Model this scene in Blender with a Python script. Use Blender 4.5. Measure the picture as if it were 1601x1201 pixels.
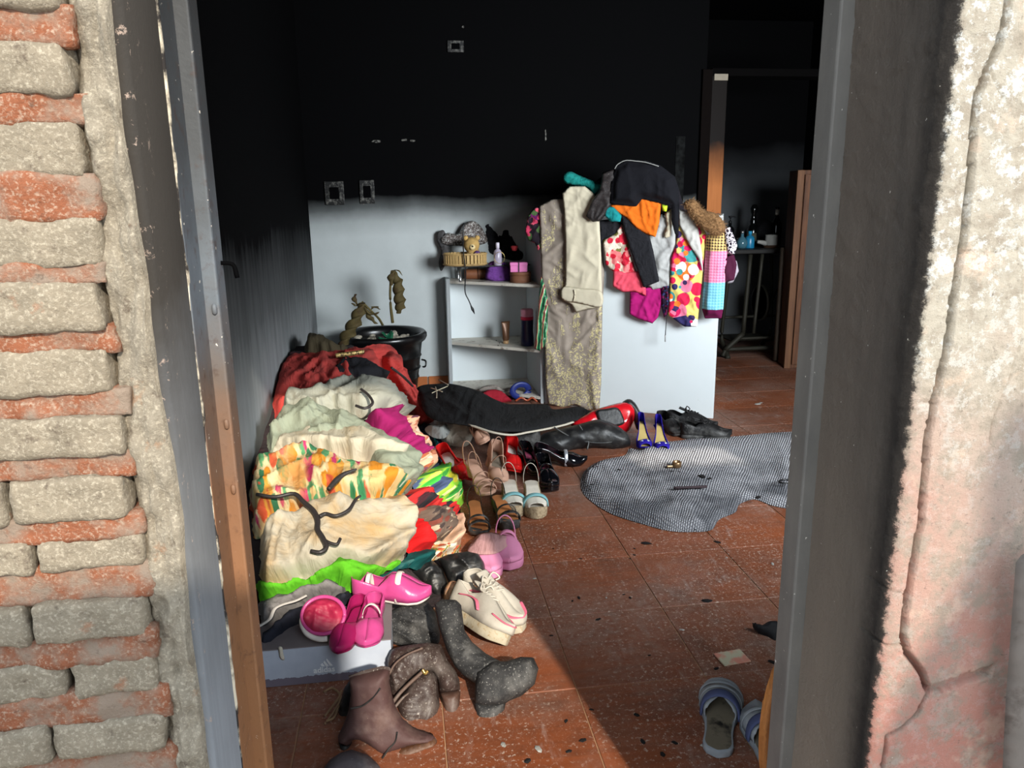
import bpy, bmesh, math, random
import numpy as np
from math import sin, cos, pi, radians, atan2, sqrt
from mathutils import Vector, Matrix, geometry as mgeo

for o in list(bpy.data.objects):
    bpy.data.objects.remove(o)
SC = bpy.context.scene
COL = SC.collection
rnd = random.Random(7)

# ------------------------------------------------------------------ camera
H, F = 1.3, 1200.0
_y, _p, _r = radians(7.8), radians(13.6), radians(-0.8)
FW = np.array([sin(_y)*cos(_p), cos(_y)*cos(_p), -sin(_p)])
_R0 = np.array([cos(_y), -sin(_y), 0.0]); _U0 = np.cross(_R0, FW)
RT = _R0*cos(_r) + _U0*sin(_r); UP = _U0*cos(_r) - _R0*sin(_r)
CAM = np.array([0, 0, H])
cd = bpy.data.cameras.new('camera'); cam = bpy.data.objects.new('camera', cd); COL.objects.link(cam)
cd.sensor_width = 36; cd.lens = F/1601*36; cd.clip_start = .02
cam.matrix_world = Matrix(((RT[0], UP[0], -FW[0], 0), (RT[1], UP[1], -FW[1], 0), (RT[2], UP[2], -FW[2], H), (0, 0, 0, 1)))
SC.camera = cam

# ------------------------------------------------------------------ light
SUN_AZ, SUN_EL = 10.8, 31.0          # sun stands behind the viewer, a little to the right
W = bpy.data.worlds.new('sky'); SC.world = W; W.use_nodes = True
bg = W.node_tree.nodes['Background']; bg.inputs[0].default_value = (.80, .90, 1.0, 1); bg.inputs[1].default_value = 2.8
def lamp(name, typ, loc, direc, energy, color=(1, 1, 1), size=None, size_y=None):
    d = bpy.data.lights.new(name, typ); o = bpy.data.objects.new(name, d); COL.objects.link(o)
    o.location = loc; o.rotation_euler = Vector(direc).to_track_quat('-Z', 'Y').to_euler()
    d.energy = energy; d.color = color
    if size:
        d.shape = 'RECTANGLE'; d.size = size; d.size_y = size_y or size
    return o
_a, _e = radians(SUN_AZ), radians(SUN_EL)
SUND = Vector((-sin(_a)*cos(_e), cos(_a)*cos(_e), -sin(_e)))
s = lamp('sun', 'SUN', (2, -4, 5), SUND, 6.2, (1.0, .91, .77)); s.data.angle = radians(1.2)
wd = lamp('room_fill', 'AREA', (2.30, 1.12, 1.50), (-.28, 1, -.06), 112, (.90, .96, 1.0), 1.5, 1.0); wd.data.spread = radians(115)  # added fill lamp inside the front wall, brightens the whole room
SC.view_settings.view_transform = 'Standard'; SC.view_settings.look = 'None'
SC.view_settings.exposure = 0.0; SC.view_settings.gamma = 1.0; SC.view_settings.use_curve_mapping = False

# ------------------------------------------------------------------ measuring helpers (photo ray met with a real plane of the room)
def ray(px, py):
    d = RT*(px-800.5) - UP*(py-600.5) + FW*F
    return d/np.linalg.norm(d)
def fl(px, py, z=0.0):
    d = ray(px, py); return Vector(CAM + d*((z-H)/d[2]))
def yp(px, py, Y):
    d = ray(px, py); return Vector(CAM + d*(Y/d[1]))
def plane_hit(px, py, p0, n):
    d = ray(px, py); t = np.dot(np.array(p0)-CAM, n)/np.dot(d, n); return Vector(CAM + d*t)

# ------------------------------------------------------------------ noise
_rs = np.random.RandomState(3)
_perm = _rs.permutation(256); _perm = np.concatenate([_perm, _perm, _perm]); _gr = _rs.normal(size=(256, 3)); _gr /= np.linalg.norm(_gr, axis=1)[:, None]
def perlin(p):
    p = np.asarray(p, float); i = np.floor(p).astype(int); f = p-i; i &= 255
    u = f*f*f*(f*(f*6-15)+10); out = np.zeros(len(p))
    for dx in (0, 1):
        for dy in (0, 1):
            for dz in (0, 1):
                g = _gr[_perm[_perm[_perm[(i[:, 0]+dx) & 255]+((i[:, 1]+dy) & 255)]+((i[:, 2]+dz) & 255)]]
                w = (u[:, 0] if dx else 1-u[:, 0])*(u[:, 1] if dy else 1-u[:, 1])*(u[:, 2] if dz else 1-u[:, 2])
                out += w*(g[:, 0]*(f[:, 0]-dx)+g[:, 1]*(f[:, 1]-dy)+g[:, 2]*(f[:, 2]-dz))
    return out
def fbm(p, o=3):
    p = np.asarray(p, float); s = 0; a = 1
    for k in range(o):
        s = s + a*perlin(p*(2**k)+17.3*k); a *= .5
    return s
def sm(a, b, x):
    t = np.clip((x-a)/(b-a), 0, 1); return t*t*(3-2*t)

# ------------------------------------------------------------------ materials
def c8(r, g, b, k=1.0):
    f = lambda v: ((v/255+.055)/1.055)**2.4 if v > 10 else v/255/12.92
    return (min(f(r)*k, .95), min(f(g)*k, .95), min(f(b)*k, .95), 1)
class NT:
    def __init__(s, name, rough=.8, spec=.3, metal=0):
        s.m = bpy.data.materials.new(name); s.m.use_nodes = True; s.t = s.m.node_tree; s.n = s.t.nodes
        s.b = s.n['Principled BSDF']; s.set('Roughness', rough); s.set('Specular IOR Level', spec); s.set('Metallic', metal)
        s.tc = s.n.new('ShaderNodeTexCoord')
    def lk(s, a, b):
        if hasattr(a, 'is_output') or isinstance(a, bpy.types.NodeSocket): s.t.links.new(a, b)
        else: b.default_value = a
    def set(s, k, v): s.lk(v, s.b.inputs[k])
    def co(s, which='Object'): return s.tc.outputs[which]
    def pos(s): return s.n.new('ShaderNodeNewGeometry').outputs['Position']
    def rand(s): return s.n.new('ShaderNodeObjectInfo').outputs['Random']
    def mp(s, v, scale=(1, 1, 1), rot=(0, 0, 0), loc=(0, 0, 0)):
        n = s.n.new('ShaderNodeMapping'); s.lk(v, n.inputs[0]); n.inputs['Scale'].default_value = scale; n.inputs['Rotation'].default_value = rot; n.inputs['Location'].default_value = loc; return n.outputs[0]
    def noise(s, v, scale, detail=3, rough=.55, dist=0, col=False):
        n = s.n.new('ShaderNodeTexNoise'); s.lk(v, n.inputs['Vector']); n.inputs['Scale'].default_value = scale; n.inputs['Detail'].default_value = detail; n.inputs['Roughness'].default_value = rough; n.inputs['Distortion'].default_value = dist; return n.outputs['Color' if col else 0]
    def vor(s, v, scale, feature='F1', out=0, rnd_=1):
        n = s.n.new('ShaderNodeTexVoronoi'); n.feature = feature; s.lk(v, n.inputs['Vector']); n.inputs['Scale'].default_value = scale; n.inputs['Randomness'].default_value = rnd_; return n.outputs[out]
    def wave(s, v, scale, dist=0, axis='X', detail=2):
        n = s.n.new('ShaderNodeTexWave'); n.bands_direction = axis; s.lk(v, n.inputs['Vector']); n.inputs['Scale'].default_value = scale; n.inputs['Distortion'].default_value = dist; n.inputs['Detail'].default_value = detail; return n.outputs[1]
    def ramp(s, f, stops, interp='LINEAR'):
        n = s.n.new('ShaderNodeValToRGB'); s.lk(f, n.inputs[0]); r = n.color_ramp; r.interpolation = interp
        while len(r.elements) < len(stops): r.elements.new(.5)
        for e, (p, c) in zip(r.elements, stops):
            e.position = p; e.color = c if len(c) == 4 else (*c, 1)
        return n.outputs[0]
    def mask(s, f, a, b): return s.ramp(f, [(a, (0, 0, 0)), (b, (1, 1, 1))])
    def mix(s, f, a, b, mode='MIX'):
        n = s.n.new('ShaderNodeMix'); n.data_type = 'RGBA'; n.blend_type = mode; s.lk(f, n.inputs[0]); s.lk(a, n.inputs[6]); s.lk(b, n.inputs[7]); return n.outputs[2]
    def math(s, op, a, b=0.0, c=0.0):
        n = s.n.new('ShaderNodeMath'); n.operation = op; s.lk(a, n.inputs[0]); s.lk(b, n.inputs[1]); s.lk(c, n.inputs[2]); return n.outputs[0]
    def sep(s, v, i):
        n = s.n.new('ShaderNodeSeparateXYZ'); s.lk(v, n.inputs[0]); return n.outputs[i]
    def map(s, v, a, b, c=0., d=1.):
        n = s.n.new('ShaderNodeMapRange'); s.lk(v, n.inputs[0])
        for i, q in enumerate((a, b, c, d)): n.inputs[i+1].default_value = q
        return n.outputs[0]
    def bump(s, h, strength=.3, dist=.01):
        n = s.n.new('ShaderNodeBump'); s.lk(h, n.inputs['Height']); n.inputs['Strength'].default_value = strength; n.inputs['Distance'].default_value = dist; s.lk(n.outputs[0], s.b.inputs['Normal'])
    def done(s, col): s.set('Base Color', col); return s.m
MATS = {}
def plain(name, rgb, rough=.75, spec=.3, metal=0, k=1.0, var=.12, scale=30, bump=.15, bscale=200, dirt=None, dscale=9, dthr=(.55, .7), coords='Object'):
    """one colour with slight mottling, fine relief and optional dirt of its own"""
    if name in MATS: return MATS[name]
    n = NT(name, rough, spec, metal); c = c8(*rgb, k); v = n.co(coords)
    d = tuple(x*(1-var*2) for x in c[:3])+(1,)
    col = n.mix(n.noise(v, scale, 4), d, tuple(min(x*(1+var), 1) for x in c[:3])+(1,))
    if dirt: col = n.mix(n.mask(n.noise(v, dscale, 6, .65), *dthr), col, c8(*dirt))
    if bump: n.bump(n.noise(v, bscale, 3), bump, .002)
    MATS[name] = n.done(col); return MATS[name]

# ------------------------------------------------------------------ objects
def base_name(n): return n
def add(name, me, mat=None, parent=None, smooth=True, loc=None):
    o = bpy.data.objects.new(name, me); COL.objects.link(o)
    if mat and not me.materials: me.materials.append(mat)
    if smooth and len(me.polygons): me.polygons.foreach_set('use_smooth', [True]*len(me.polygons))
    if parent: o.parent = parent
    if loc: o.location = loc
    return o
def meshd(name, v, f, uv=None):
    me = bpy.data.meshes.new(name); me.from_pydata([tuple(map(float, p)) for p in v], [], f)
    if uv is not None:
        l = me.uv_layers.new(name='UVMap'); idx = np.empty(len(me.loops), int); me.loops.foreach_get('vertex_index', idx)
        l.data.foreach_set('uv', np.asarray(uv, float)[idx].ravel())
    me.update(); return me
def mesh(name, v, f, mat, parent=None, smooth=True, uv=None, loc=None): return add(name, meshd(name, v, f, uv), mat, parent, smooth, loc)
def tag(o, label, cat, group=None):
    o['label'] = label; o['category'] = cat
    if group: o['group'] = group
    return o
def struct(o, label=None):
    o['kind'] = 'structure'
    if label: o['label'] = label
    return o
def empty(name, loc, rz=0, label=None, cat=None, group=None, rot=None, scale=None):
    o = bpy.data.objects.new(name, None); COL.objects.link(o); o.location = loc; o.rotation_euler = rot or (0, 0, rz); o.empty_display_size = .05
    if scale: o.scale = (scale,)*3 if not hasattr(scale, '__len__') else scale
    if label: tag(o, label, cat, group)
    return o
def boxd(name, lo, hi, bev=0.0, seg=2):
    bm = bmesh.new(); bmesh.ops.create_cube(bm, size=1)
    for v in bm.verts: v.co = Vector([(lo[i]+hi[i])/2 + v.co[i]*(hi[i]-lo[i]) for i in range(3)])
    if bev: bmesh.ops.bevel(bm, geom=list(bm.edges), offset=bev, segments=seg, profile=.5, affect='EDGES')
    me = bpy.data.meshes.new(name); bm.to_mesh(me); bm.free(); return me
def box(name, lo, hi, mat, parent=None, bev=0.0, smooth=False, seg=2): return add(name, boxd(name, lo, hi, bev, seg), mat, parent, smooth)
def lathe(name, prof, mat, parent=None, segs=28, loc=None, smooth=True, sx=1, sy=1):
    v, f = [], []
    for r, z in prof:
        for k in range(segs): v.append((r*cos(2*pi*k/segs)*sx, r*sin(2*pi*k/segs)*sy, z))
    n = len(prof)
    for i in range(n-1):
        for k in range(segs): a, b = i*segs+k, i*segs+(k+1) % segs; f.append((a, b, b+segs, a+segs))
    f.append(tuple(range(segs))[::-1]); f.append(tuple((n-1)*segs+k for k in range(segs)))
    return mesh(name, v, f, mat, parent, smooth, loc=loc)
def spline(pts, n):
    """Catmull-Rom through pts, n samples"""
    P = np.array(pts, float); P = np.vstack([2*P[0]-P[1], P, 2*P[-1]-P[-2]]); out = []
    for s in np.linspace(0, len(pts)-1, n):
        i = min(int(s), len(pts)-2); t = s-i; a, b, c, d = P[i:i+4]
        out.append(.5*((2*b)+(-a+c)*t+(2*a-5*b+4*c-d)*t*t+(-a+3*b-3*c+d)*t**3))
    return np.array(out)
def tubed(pts, rad, n=24, segs=8, flat=None, closed=False, upv=(0, 0, 1)):
    P = spline(pts, n) if n else np.array(pts, float)
    rr = np.interp(np.linspace(0, 1, len(P)), np.linspace(0, 1, len(rad)), rad) if hasattr(rad, '__len__') else np.full(len(P), rad)
    T = np.gradient(P, axis=0); T /= np.linalg.norm(T, axis=1)[:, None]+1e-9
    v, f = [], []; u = np.array(upv, float)
    for i in range(len(P)):
        s = np.cross(T[i], u)
        if np.linalg.norm(s) < 1e-4: s = np.cross(T[i], (1, 0, 0))
        s /= np.linalg.norm(s); w = np.cross(s, T[i])
        for k in range(segs):
            a = 2*pi*k/segs; v.append(P[i]+rr[i]*(cos(a)*s+sin(a)*w*(flat or 1)))
    m = len(P)
    for i in range(m-1):
        for k in range(segs): a, b = i*segs+k, i*segs+(k+1) % segs; f.append((a, b, b+segs, a+segs))
    f.append(tuple(range(segs))[::-1]); f.append(tuple((m-1)*segs+k for k in range(segs)))
    return v, f
def tube(name, pts, rad, mat, parent=None, n=24, segs=8, flat=None, upv=(0, 0, 1)):
    v, f = tubed(pts, rad, n, segs, flat, upv=upv); return mesh(name, v, f, mat, parent)
def loft(name, rings, mat, parent=None, caps=True, close=True, smooth=True):
    """skin equal-length rings of points"""
    m = len(rings[0]); v = [p for r in rings for p in r]; f = []
    for i in range(len(rings)-1):
        for k in range(m if close else m-1): a, b = i*m+k, i*m+(k+1) % m; f.append((a, b, b+m, a+m))
    if caps and close: f.append(tuple(range(m))[::-1]); f.append(tuple((len(rings)-1)*m+k for k in range(m)))
    return mesh(name, v, f, mat, parent, smooth)
def prism(name, poly, z0, z1, mat, parent=None, bev=0.0, smooth=False):
    """upright prism over a plan polygon"""
    bm = bmesh.new(); vs = [bm.verts.new((x, y, z0)) for x, y in poly]; fc = bm.faces.new(vs); r = bmesh.ops.extrude_face_region(bm, geom=[fc])
    for g in r['geom']:
        if isinstance(g, bmesh.types.BMVert): g.co.z = z1
    bmesh.ops.recalc_face_normals(bm, faces=bm.faces)
    if bev: bmesh.ops.bevel(bm, geom=list(bm.edges), offset=bev, segments=2, profile=.5, affect='EDGES')
    me = bpy.data.meshes.new(name); bm.to_mesh(me); bm.free(); return add(name, me, mat, parent, smooth)
def rough_block(name, lo, hi, mat, parent, res=.012, amp=.004, seed=0, rnd_r=.006):
    """a box with rounded, crumbled faces"""
    lo, hi = np.array(lo), np.array(hi); n = np.maximum(2, np.ceil((hi-lo)/res).astype(int)); bm = bmesh.new(); V = {}
    def vert(i, j, k):
        if (i, j, k) not in V: V[(i, j, k)] = bm.verts.new(tuple(lo+(hi-lo)*np.array([i/n[0], j/n[1], k/n[2]])))
        return V[(i, j, k)]
    for ax in range(3):
        b, c = (ax+1) % 3, (ax+2) % 3
        for e in (0, n[ax]):
            for p in range(n[b]):
                for q in range(n[c]):
                    ids = []
                    for (dp, dq) in ((0, 0), (1, 0), (1, 1), (0, 1)):
                        t = [0, 0, 0]; t[ax] = e; t[b] = p+dp; t[c] = q+dq; ids.append(vert(*t))
                    bm.faces.new(ids if e else ids[::-1])
    bm.verts.ensure_lookup_table(); P = np.array([v.co[:] for v in bm.verts]); ctr = (lo+hi)/2; hf = (hi-lo)/2
    q = np.abs(P-ctr); inner = np.minimum(q, np.maximum(hf-rnd_r, 0)); dl = (q-inner); L = np.linalg.norm(dl, axis=1)
    k = np.where(L > rnd_r, rnd_r/np.maximum(L, 1e-9), 1); P = ctr+np.sign(P-ctr)*(inner+dl*k[:, None])
    nv = np.sign(P-ctr)*np.where(q > hf-rnd_r*.9, 1, 0); nv = nv/np.maximum(np.linalg.norm(nv, axis=1), 1)[:, None]
    d = amp*(fbm(P*22+seed*3.7, 3)+.45*perlin(P*95+seed)); P = P+nv*d[:, None]
    for v, c in zip(bm.verts, P): v.co = c
    me = bpy.data.meshes.new(name); bm.to_mesh(me); bm.free(); return add(name, me, mat, parent, True)
# ================================================================== STRUCTURE
YB, XL, XR, ZC = 5.34, -.61, 3.6, 2.75       # back wall, left wall, right wall, ceiling
YI, YD = 1.06, 1.0                           # inner face of the front wall, door frame
RVL, RVR, YF = -.25, .59, .815               # door reveals and the outer face of the front wall
def sooty(name, lo, hi, light=(205, 208, 206), dark=(9, 9, 10), wob=.10, base=None, streak=0.0):
    n = NT(name, .9, .03); p = n.pos(); z = n.sep(p, 2)
    zz = n.math('ADD', z, n.math('MULTIPLY', n.math('SUBTRACT', n.noise(p, 1.6, 5, .6), .5), wob*2))
    if streak: zz = n.math('ADD', zz, n.math('MULTIPLY', n.math('SUBTRACT', n.noise(n.mp(p, (14, 14, 1.2)), 1.5, 4), .5), streak))
    lt = n.mix(n.noise(p, 7, 5, .6), tuple(x*.82 for x in c8(*light)[:3])+(1,), c8(*light))
    if base: lt = n.mix(n.map(z, base[1], base[2]), c8(*base[0]), lt)
    f = n.ramp(n.map(zz, lo, hi), [(0, (0, 0, 0)), (.35, (.25, .25, .25)), (.7, (.8, .8, .8)), (1, (1, 1, 1))])
    col = n.mix(f, lt, c8(*dark))
    col = n.mix(n.mask(n.noise(p, 60, 2, .7), .80, .83), col, c8(70, 70, 70))
    n.bump(n.noise(p, 90, 4), .12, .003)
    return n.done(col)
m_back = sooty('soot_back_wall', 1.06, 1.32, (194, 200, 200), wob=.07)
m_left = sooty('soot_left_wall', .05, 1.15, (172, 176, 178), wob=.12, streak=.25)
m_black = plain('soot_black', (8, 8, 9), .95, .02, var=.3, scale=4, bump=.1)
m_far = sooty('soot_far_wall', 1.0, 1.75, (100, 103, 106), wob=.12)
def wall(name, lo, hi, mat, label): return struct(box(name, lo, hi, mat), label)
wb = wall('wall_back', (XL-.15, YB, -.02), (2.10, YB+.15, ZC), m_back, 'back wall, off-white below and smoke-blackened above')
wl = wall('wall_left', (XL-.15, YI-.2, -.02), (XL, YB, ZC), m_left, 'grey soot-streaked left wall of the room')
wr = wall('wall_right', (XR, YI, -.02), (XR+.15, 7.2, ZC), m_black, 'dark sooty right wall of the room')
wf = wall('wall_far', (1.95, 6.75, -.02), (XR, 6.9, ZC), m_far, 'grey sooty far wall behind the sewing table')
wall('wall_far_side', (1.95, YB+.15, -.02), (2.10, 6.75, ZC), m_black, 'dark side wall of the far room')
wall('ceiling', (XL-.15, YF+.02, ZC), (XR+.15, 7.2, ZC+.12), m_black, 'smoke-blackened ceiling')
# peeled flakes where the bare white plaster shows on the burnt back wall, and two sooty wall sockets
m_flake = plain('bare_plaster', (120, 118, 112), .9, dirt=(12, 12, 12), dscale=60, dthr=(.42, .58))
def flake(px, py, w, h, seed):
    c = yp(px, py, YB-.002); r = random.Random(seed); v = []; k = 11; s = c.y/F*1.0
    for i in range(k):
        a = 2*pi*i/k; q = r.uniform(.55, 1.1); v.append((c.x+cos(a)*w*s*q/2, YB-.004, c.z+sin(a)*h*s*q/2))
    v2 = [(x, YB+.002, z) for x, y, z in v]
    f = [tuple(range(k))[::-1]]+[(i, (i+1) % k, k+(i+1) % k, k+i) for i in range(k)]
    o = mesh('peeled_patch', v+v2, f, m_flake, wb, False)
for i, a in enumerate([(588, 221, 14, 5), (632, 219, 10, 4), (645, 220, 8, 4), (853, 212, 3, 22), (569, 312, 8, 16), (580, 306, 4, 14), (572, 288, 12, 4), (532, 312, 10, 6), (724, 42, 4, 4)]): flake(*a, i)
m_sock = plain('sooty_plastic', (120, 118, 112), .5, dirt=(10, 10, 10), dscale=45, dthr=(.30, .52))
def socket(px, py, w, h, label):
    c = yp(px, py, YB); k = c.y/F; t = empty('wall_socket', (c.x, YB-.001, c.z), label=label, cat='socket')
    box('face_plate', (-w*k/2, -.012, -h*k/2), (w*k/2, 0, h*k/2), m_sock, t, .003)
    box('outlet', (-w*k/4, -.016, -h*k/4), (w*k/4, -.012, h*k/4), m_black, t, .002)
socket(712, 73, 24, 16, 'small pale scorched bracket plate high on the black wall')
socket(574, 300, 22, 34, 'scorched switch plate with white peeling on the blackened wall')
socket(523, 302, 28, 34, 'black scorched socket plate at the soot edge near the corner')

# baseboard of brown glazed tiles
m_bb = plain('baseboard_tile', (176, 104, 60), .35, .4, var=.25, scale=14, k=1.0)
bb = struct(box('baseboard_back', (XL, YB-.008, 0), (2.1, YB, .075), plain('grout', (120, 105, 92))), 'brown tile baseboard along the back wall')
for i in range(6): box('tile', (XL+.005+i*.37, YB-.014, .004), (XL+.365+i*.37, YB-.004, .082), m_bb, bb, .002)

# ---- floor of square wood-look tiles
def floor_mat():
    n = NT('wood_look_tile', .42, .35); p = n.pos(); r = n.rand()
    gx = n.mp(p, (1.5, 22, 1)); v = n.noise(gx, 2.2, 5, .6, .6)
    a = n.mix(v, c8(86, 45, 28), c8(186, 96, 48)); a = n.mix(n.noise(p, 2.5, 3), a, c8(116, 68, 45))
    a = n.mix(n.math('MULTIPLY', r, .45), a, c8(94, 55, 38))
    grime = n.mask(n.noise(p, 3.2, 6, .7), .50, .68); a = n.mix(n.math('MULTIPLY', grime, .55), a, c8(60, 43, 36))
    # pale dried plaster dust: speckles and wiped smears
    ar = n.noise(p, 2.0, 4, .6)
    sp = n.math('MULTIPLY', n.mask(n.noise(p, 85, 3, .7), .57, .66), n.mask(ar, .36, .56)); a = n.mix(n.math('MULTIPLY', sp, .72), a, c8(206, 190, 176))
    smr = n.math('MULTIPLY', n.mask(n.noise(n.mp(p, (26, 7, 1), (0, 0, .7)), 1.0, 5, .7), .56, .72), n.mask(n.noise(p, 1.7, 3), .46, .6)); a = n.mix(n.math('MULTIPLY', smr, .5), a, c8(182, 168, 160))
    veil = n.mask(n.noise(n.mp(p, (1, 1, 1), loc=(2, 5, 0)), 1.5, 5, .6), .44, .62); a = n.mix(n.math('MULTIPLY', veil, n.map(n.noise(p, 30, 6, .75), .35, .65, .05, .55)), a, c8(150, 132, 122))
    fine = n.math('MULTIPLY', n.mask(n.noise(p, 190, 4, .75), .58, .68), n.mask(n.noise(p, 1.3, 3), .40, .58)); a = n.mix(n.math('MULTIPLY', fine, .6), a, c8(214, 200, 188))
    bl = n.mask(n.noise(p, 24, 4, .7), .70, .74); a = n.mix(n.math('MULTIPLY', bl, .85), a, c8(28, 24, 22))
    n.set('Roughness', n.map(n.noise(p, 5, 4), .3, .7, .34, .68)); n.bump(n.noise(p, 60, 5, .6), .14, .003)
    return n.done(a)
m_floor = floor_mat()
fo = struct(box('floor', (XL, YI-.25, -.1), (XR, 6.75, -.003), plain('floor_grout', (178, 138, 104), .9, var=.3, scale=20)), 'brown wood-look tiled floor of the room')
TX, TY, TXP, TYP = .412, 1.797, .366, .3735
tm = boxd('tile', (.0014, .0014, -.02), (TXP-.0014, TYP-.0014, 0), .0016, 1); tm.materials.append(m_floor)
for i in range(-3, 9):
    for j in range(-3, 14):
        x, y = TX+i*TXP, TY+j*TYP
        if x+TXP > XR or y+TYP > 6.75 or x < XL-.3: continue
        if y > YB-.2 and x < 1.9: continue
        t = bpy.data.objects.new('tile', tm); COL.objects.link(t); t.parent = fo; t.location = (x, y, rnd.uniform(-.0008, .0004))

# ---- front wall, left of the door: bricks with clay joints, broken plaster edge, sooty reveal
def brick_mat(name, a, b, orange, thr):
    n = NT(name, .95, .1); p = n.pos(); o = n.co('Object'); r = n.rand()
    v = n.noise(p, 34, 6, .7); col = n.mix(v, c8(*a), c8(*b))
    col = n.mix(n.math('MULTIPLY', n.mask(n.noise(p, 260, 4, .65), .50, .72), .55), col, c8(196, 186, 166))
    col = n.mix(n.mask(n.noise(n.mp(p, (1, 1, 1), loc=(3, 1, 2)), 16, 5, .65), *thr), col, c8(*orange))
    col = n.mix(n.math('MULTIPLY', n.mask(n.noise(p, 55, 5, .7), .60, .70), .6), col, c8(74, 60, 52))
    n.bump(n.noise(p, 170, 6, .7), .75, .006)
    return n.done(col)
m_brick = brick_mat('mortar_coated_brick', (98, 90, 78), (156, 144, 125), (150, 92, 62), (.62, .74))
m_clay = brick_mat('orange_clay', (104, 66, 50), (158, 98, 70), (134, 118, 104), (.44, .60))
m_core = plain('wall_core', (128, 118, 104), .95)
wfl = struct(box('wall_front_left', (-1.6, .852, -.35), (-.268, YI, ZC), m_core), 'exposed brick front wall left of the doorway')
zb = lambda py: yp(60, py, .83).z
G = [(-40, 18), (70, 150), (193, 277), (342, 416), (440, 515), (546, 614), (650, 710), (744, 808), (840, 888), (937, 995), (1030, 1085), (1126, 1178), (1225, 1290)]
SPL = {8: -.405, 10: -.392, 3: -.455, 6: -.46, 1: -.47}
for i, (a, b) in enumerate(G):
    z1, z0 = zb(a), zb(b); xe = -.296+rnd.uniform(-.006, .004)
    xs = [-.80]+([SPL[i]] if i in SPL else [-.47+.05*(i % 2)])+[xe]
    for j in range(len(xs)-1):
        rough_block('brick', (xs[j]+.003, .811+rnd.uniform(-.004, .004), z0-.001), (xs[j+1]-.003, .865, z1+.001), m_brick, wfl, .0075, .0064, i*5+j, .0055)
    if i+1 < len(G):
        zt, zl = z0+.004, zb(G[i+1][0])-.004
        rough_block('clay_joint', (-.80, .816+rnd.uniform(-.003, .004), zl), (-.293+rnd.uniform(-.004, .008), .865, zt), m_clay, wfl, .0075, .0085, 60+i, .004)
def strip(name, fx0, fx1, fy, z0, z1, ns, nz, mat, parent, back=.05):
    """vertical strip of broken plaster between two wandering edges"""
    S, Z = np.meshgrid(np.linspace(0, 1, ns), np.linspace(z0, z1, nz)); s, z = S.ravel(), Z.ravel()
    a, b = fx0(z), fx1(z); x = a+(b-a)*s; y = fy(s, z, x)
    v = np.stack([x, y, z], 1); idx = np.arange(ns*nz).reshape(nz, ns); f = [(idx[i, j], idx[i, j+1], idx[i+1, j+1], idx[i+1, j]) for i in range(nz-1) for j in range(ns-1)]
    # returns on both sides
    n0 = len(v); vb = np.stack([x, y+back, z], 1)[idx[:, -1]]; v = np.vstack([v, vb, np.stack([x, y+back, z], 1)[idx[:, 0]]])
    f += [(idx[i, ns-1], n0+i, n0+i+1, idx[i+1, ns-1]) for i in range(nz-1)]+[(idx[i+1, 0], n0+nz+i+1, n0+nz+i, idx[i, 0]) for i in range(nz-1)]
    return mesh(name, v, [tuple(map(int, q)) for q in f], mat, parent)
n1 = lambda z, s, k: fbm(np.stack([z*s, z*0+k, z*0+.5], 1), 3)
m_edge = brick_mat('broken_plaster', (104, 96, 84), (158, 148, 131), (150, 112, 84), (.64, .74))
strip('plaster_edge', lambda z: -.299+.010*n1(z, 9, 1.3), lambda z: RVL-.002+.011*n1(z, 5, 4.4)-.006, lambda s, z, x: .814+.010*np.sin(s*pi)*0+.012*(1-s)**2+.016*fbm(np.stack([x*34, z*15, z*0], 1), 4)+.006*perlin(np.stack([x*90, z*70, z*0+7], 1))-.016*(np.abs(perlin(np.stack([x*70, z*7, z*0+3], 1)))-.2), -.3, 2.3, 16, 420, m_edge, wfl, .04)
def reveal_mat(name, light, soot, lo, hi, warm=None):
    n = NT(name, .8, .2); p = n.pos(); z = n.sep(p, 2); y = n.sep(p, 1)
    zz = n.math('ADD', z, n.math('MULTIPLY', n.math('SUBTRACT', n.noise(p, 5, 5, .6), .5), .35))
    col = n.mix(n.map(zz, lo, hi), c8(*light), c8(*soot))
    if warm: col = n.mix(n.math('MULTIPLY', n.noise(p, 9, 4), .55), col, c8(*warm))
    gr = n.noise(n.mp(p, (60, 60, 3)), 2, 4, .6); col = n.mix(n.math('MULTIPLY', gr, .35), col, c8(40, 38, 36))
    return n, p, y, col
n, p, y, col = reveal_mat('left_reveal', (146, 150, 155), (50, 46, 42), .42, 1.22)
col = n.mix(n.math('MULTIPLY', n.mask(n.noise(p, 60, 5, .75), .60, .66), n.map(y, .87, .82)), col, c8(150, 132, 120))
n.bump(n.noise(p, 140, 5), .25, .003); m_rl = n.done(col)
strip('plaster_layer', lambda z: RVL-.022+.0*z, lambda z: RVL+.0*z, lambda s, z, x: .829+.006*n1(z, 5, 4.4)+.0*s, -.3, 2.3, 3, 120, m_rl, wfl, .155)
# thin lip of pale plaster where it meets the metal frame
m_lip = plain('pale_lip', (206, 194, 172), .9, dirt=(40, 36, 34), dscale=14, dthr=(.40, .52))
strip('plaster_lip', lambda z: RVL-.004+0*z, lambda z: RVL+.0012+.0030*n1(z, 14, 2.2), lambda s, z, x: .936+.0015*n1(z, 30, 9), -.3, 2.3, 3, 300, m_lip, wfl, .006)

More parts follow.
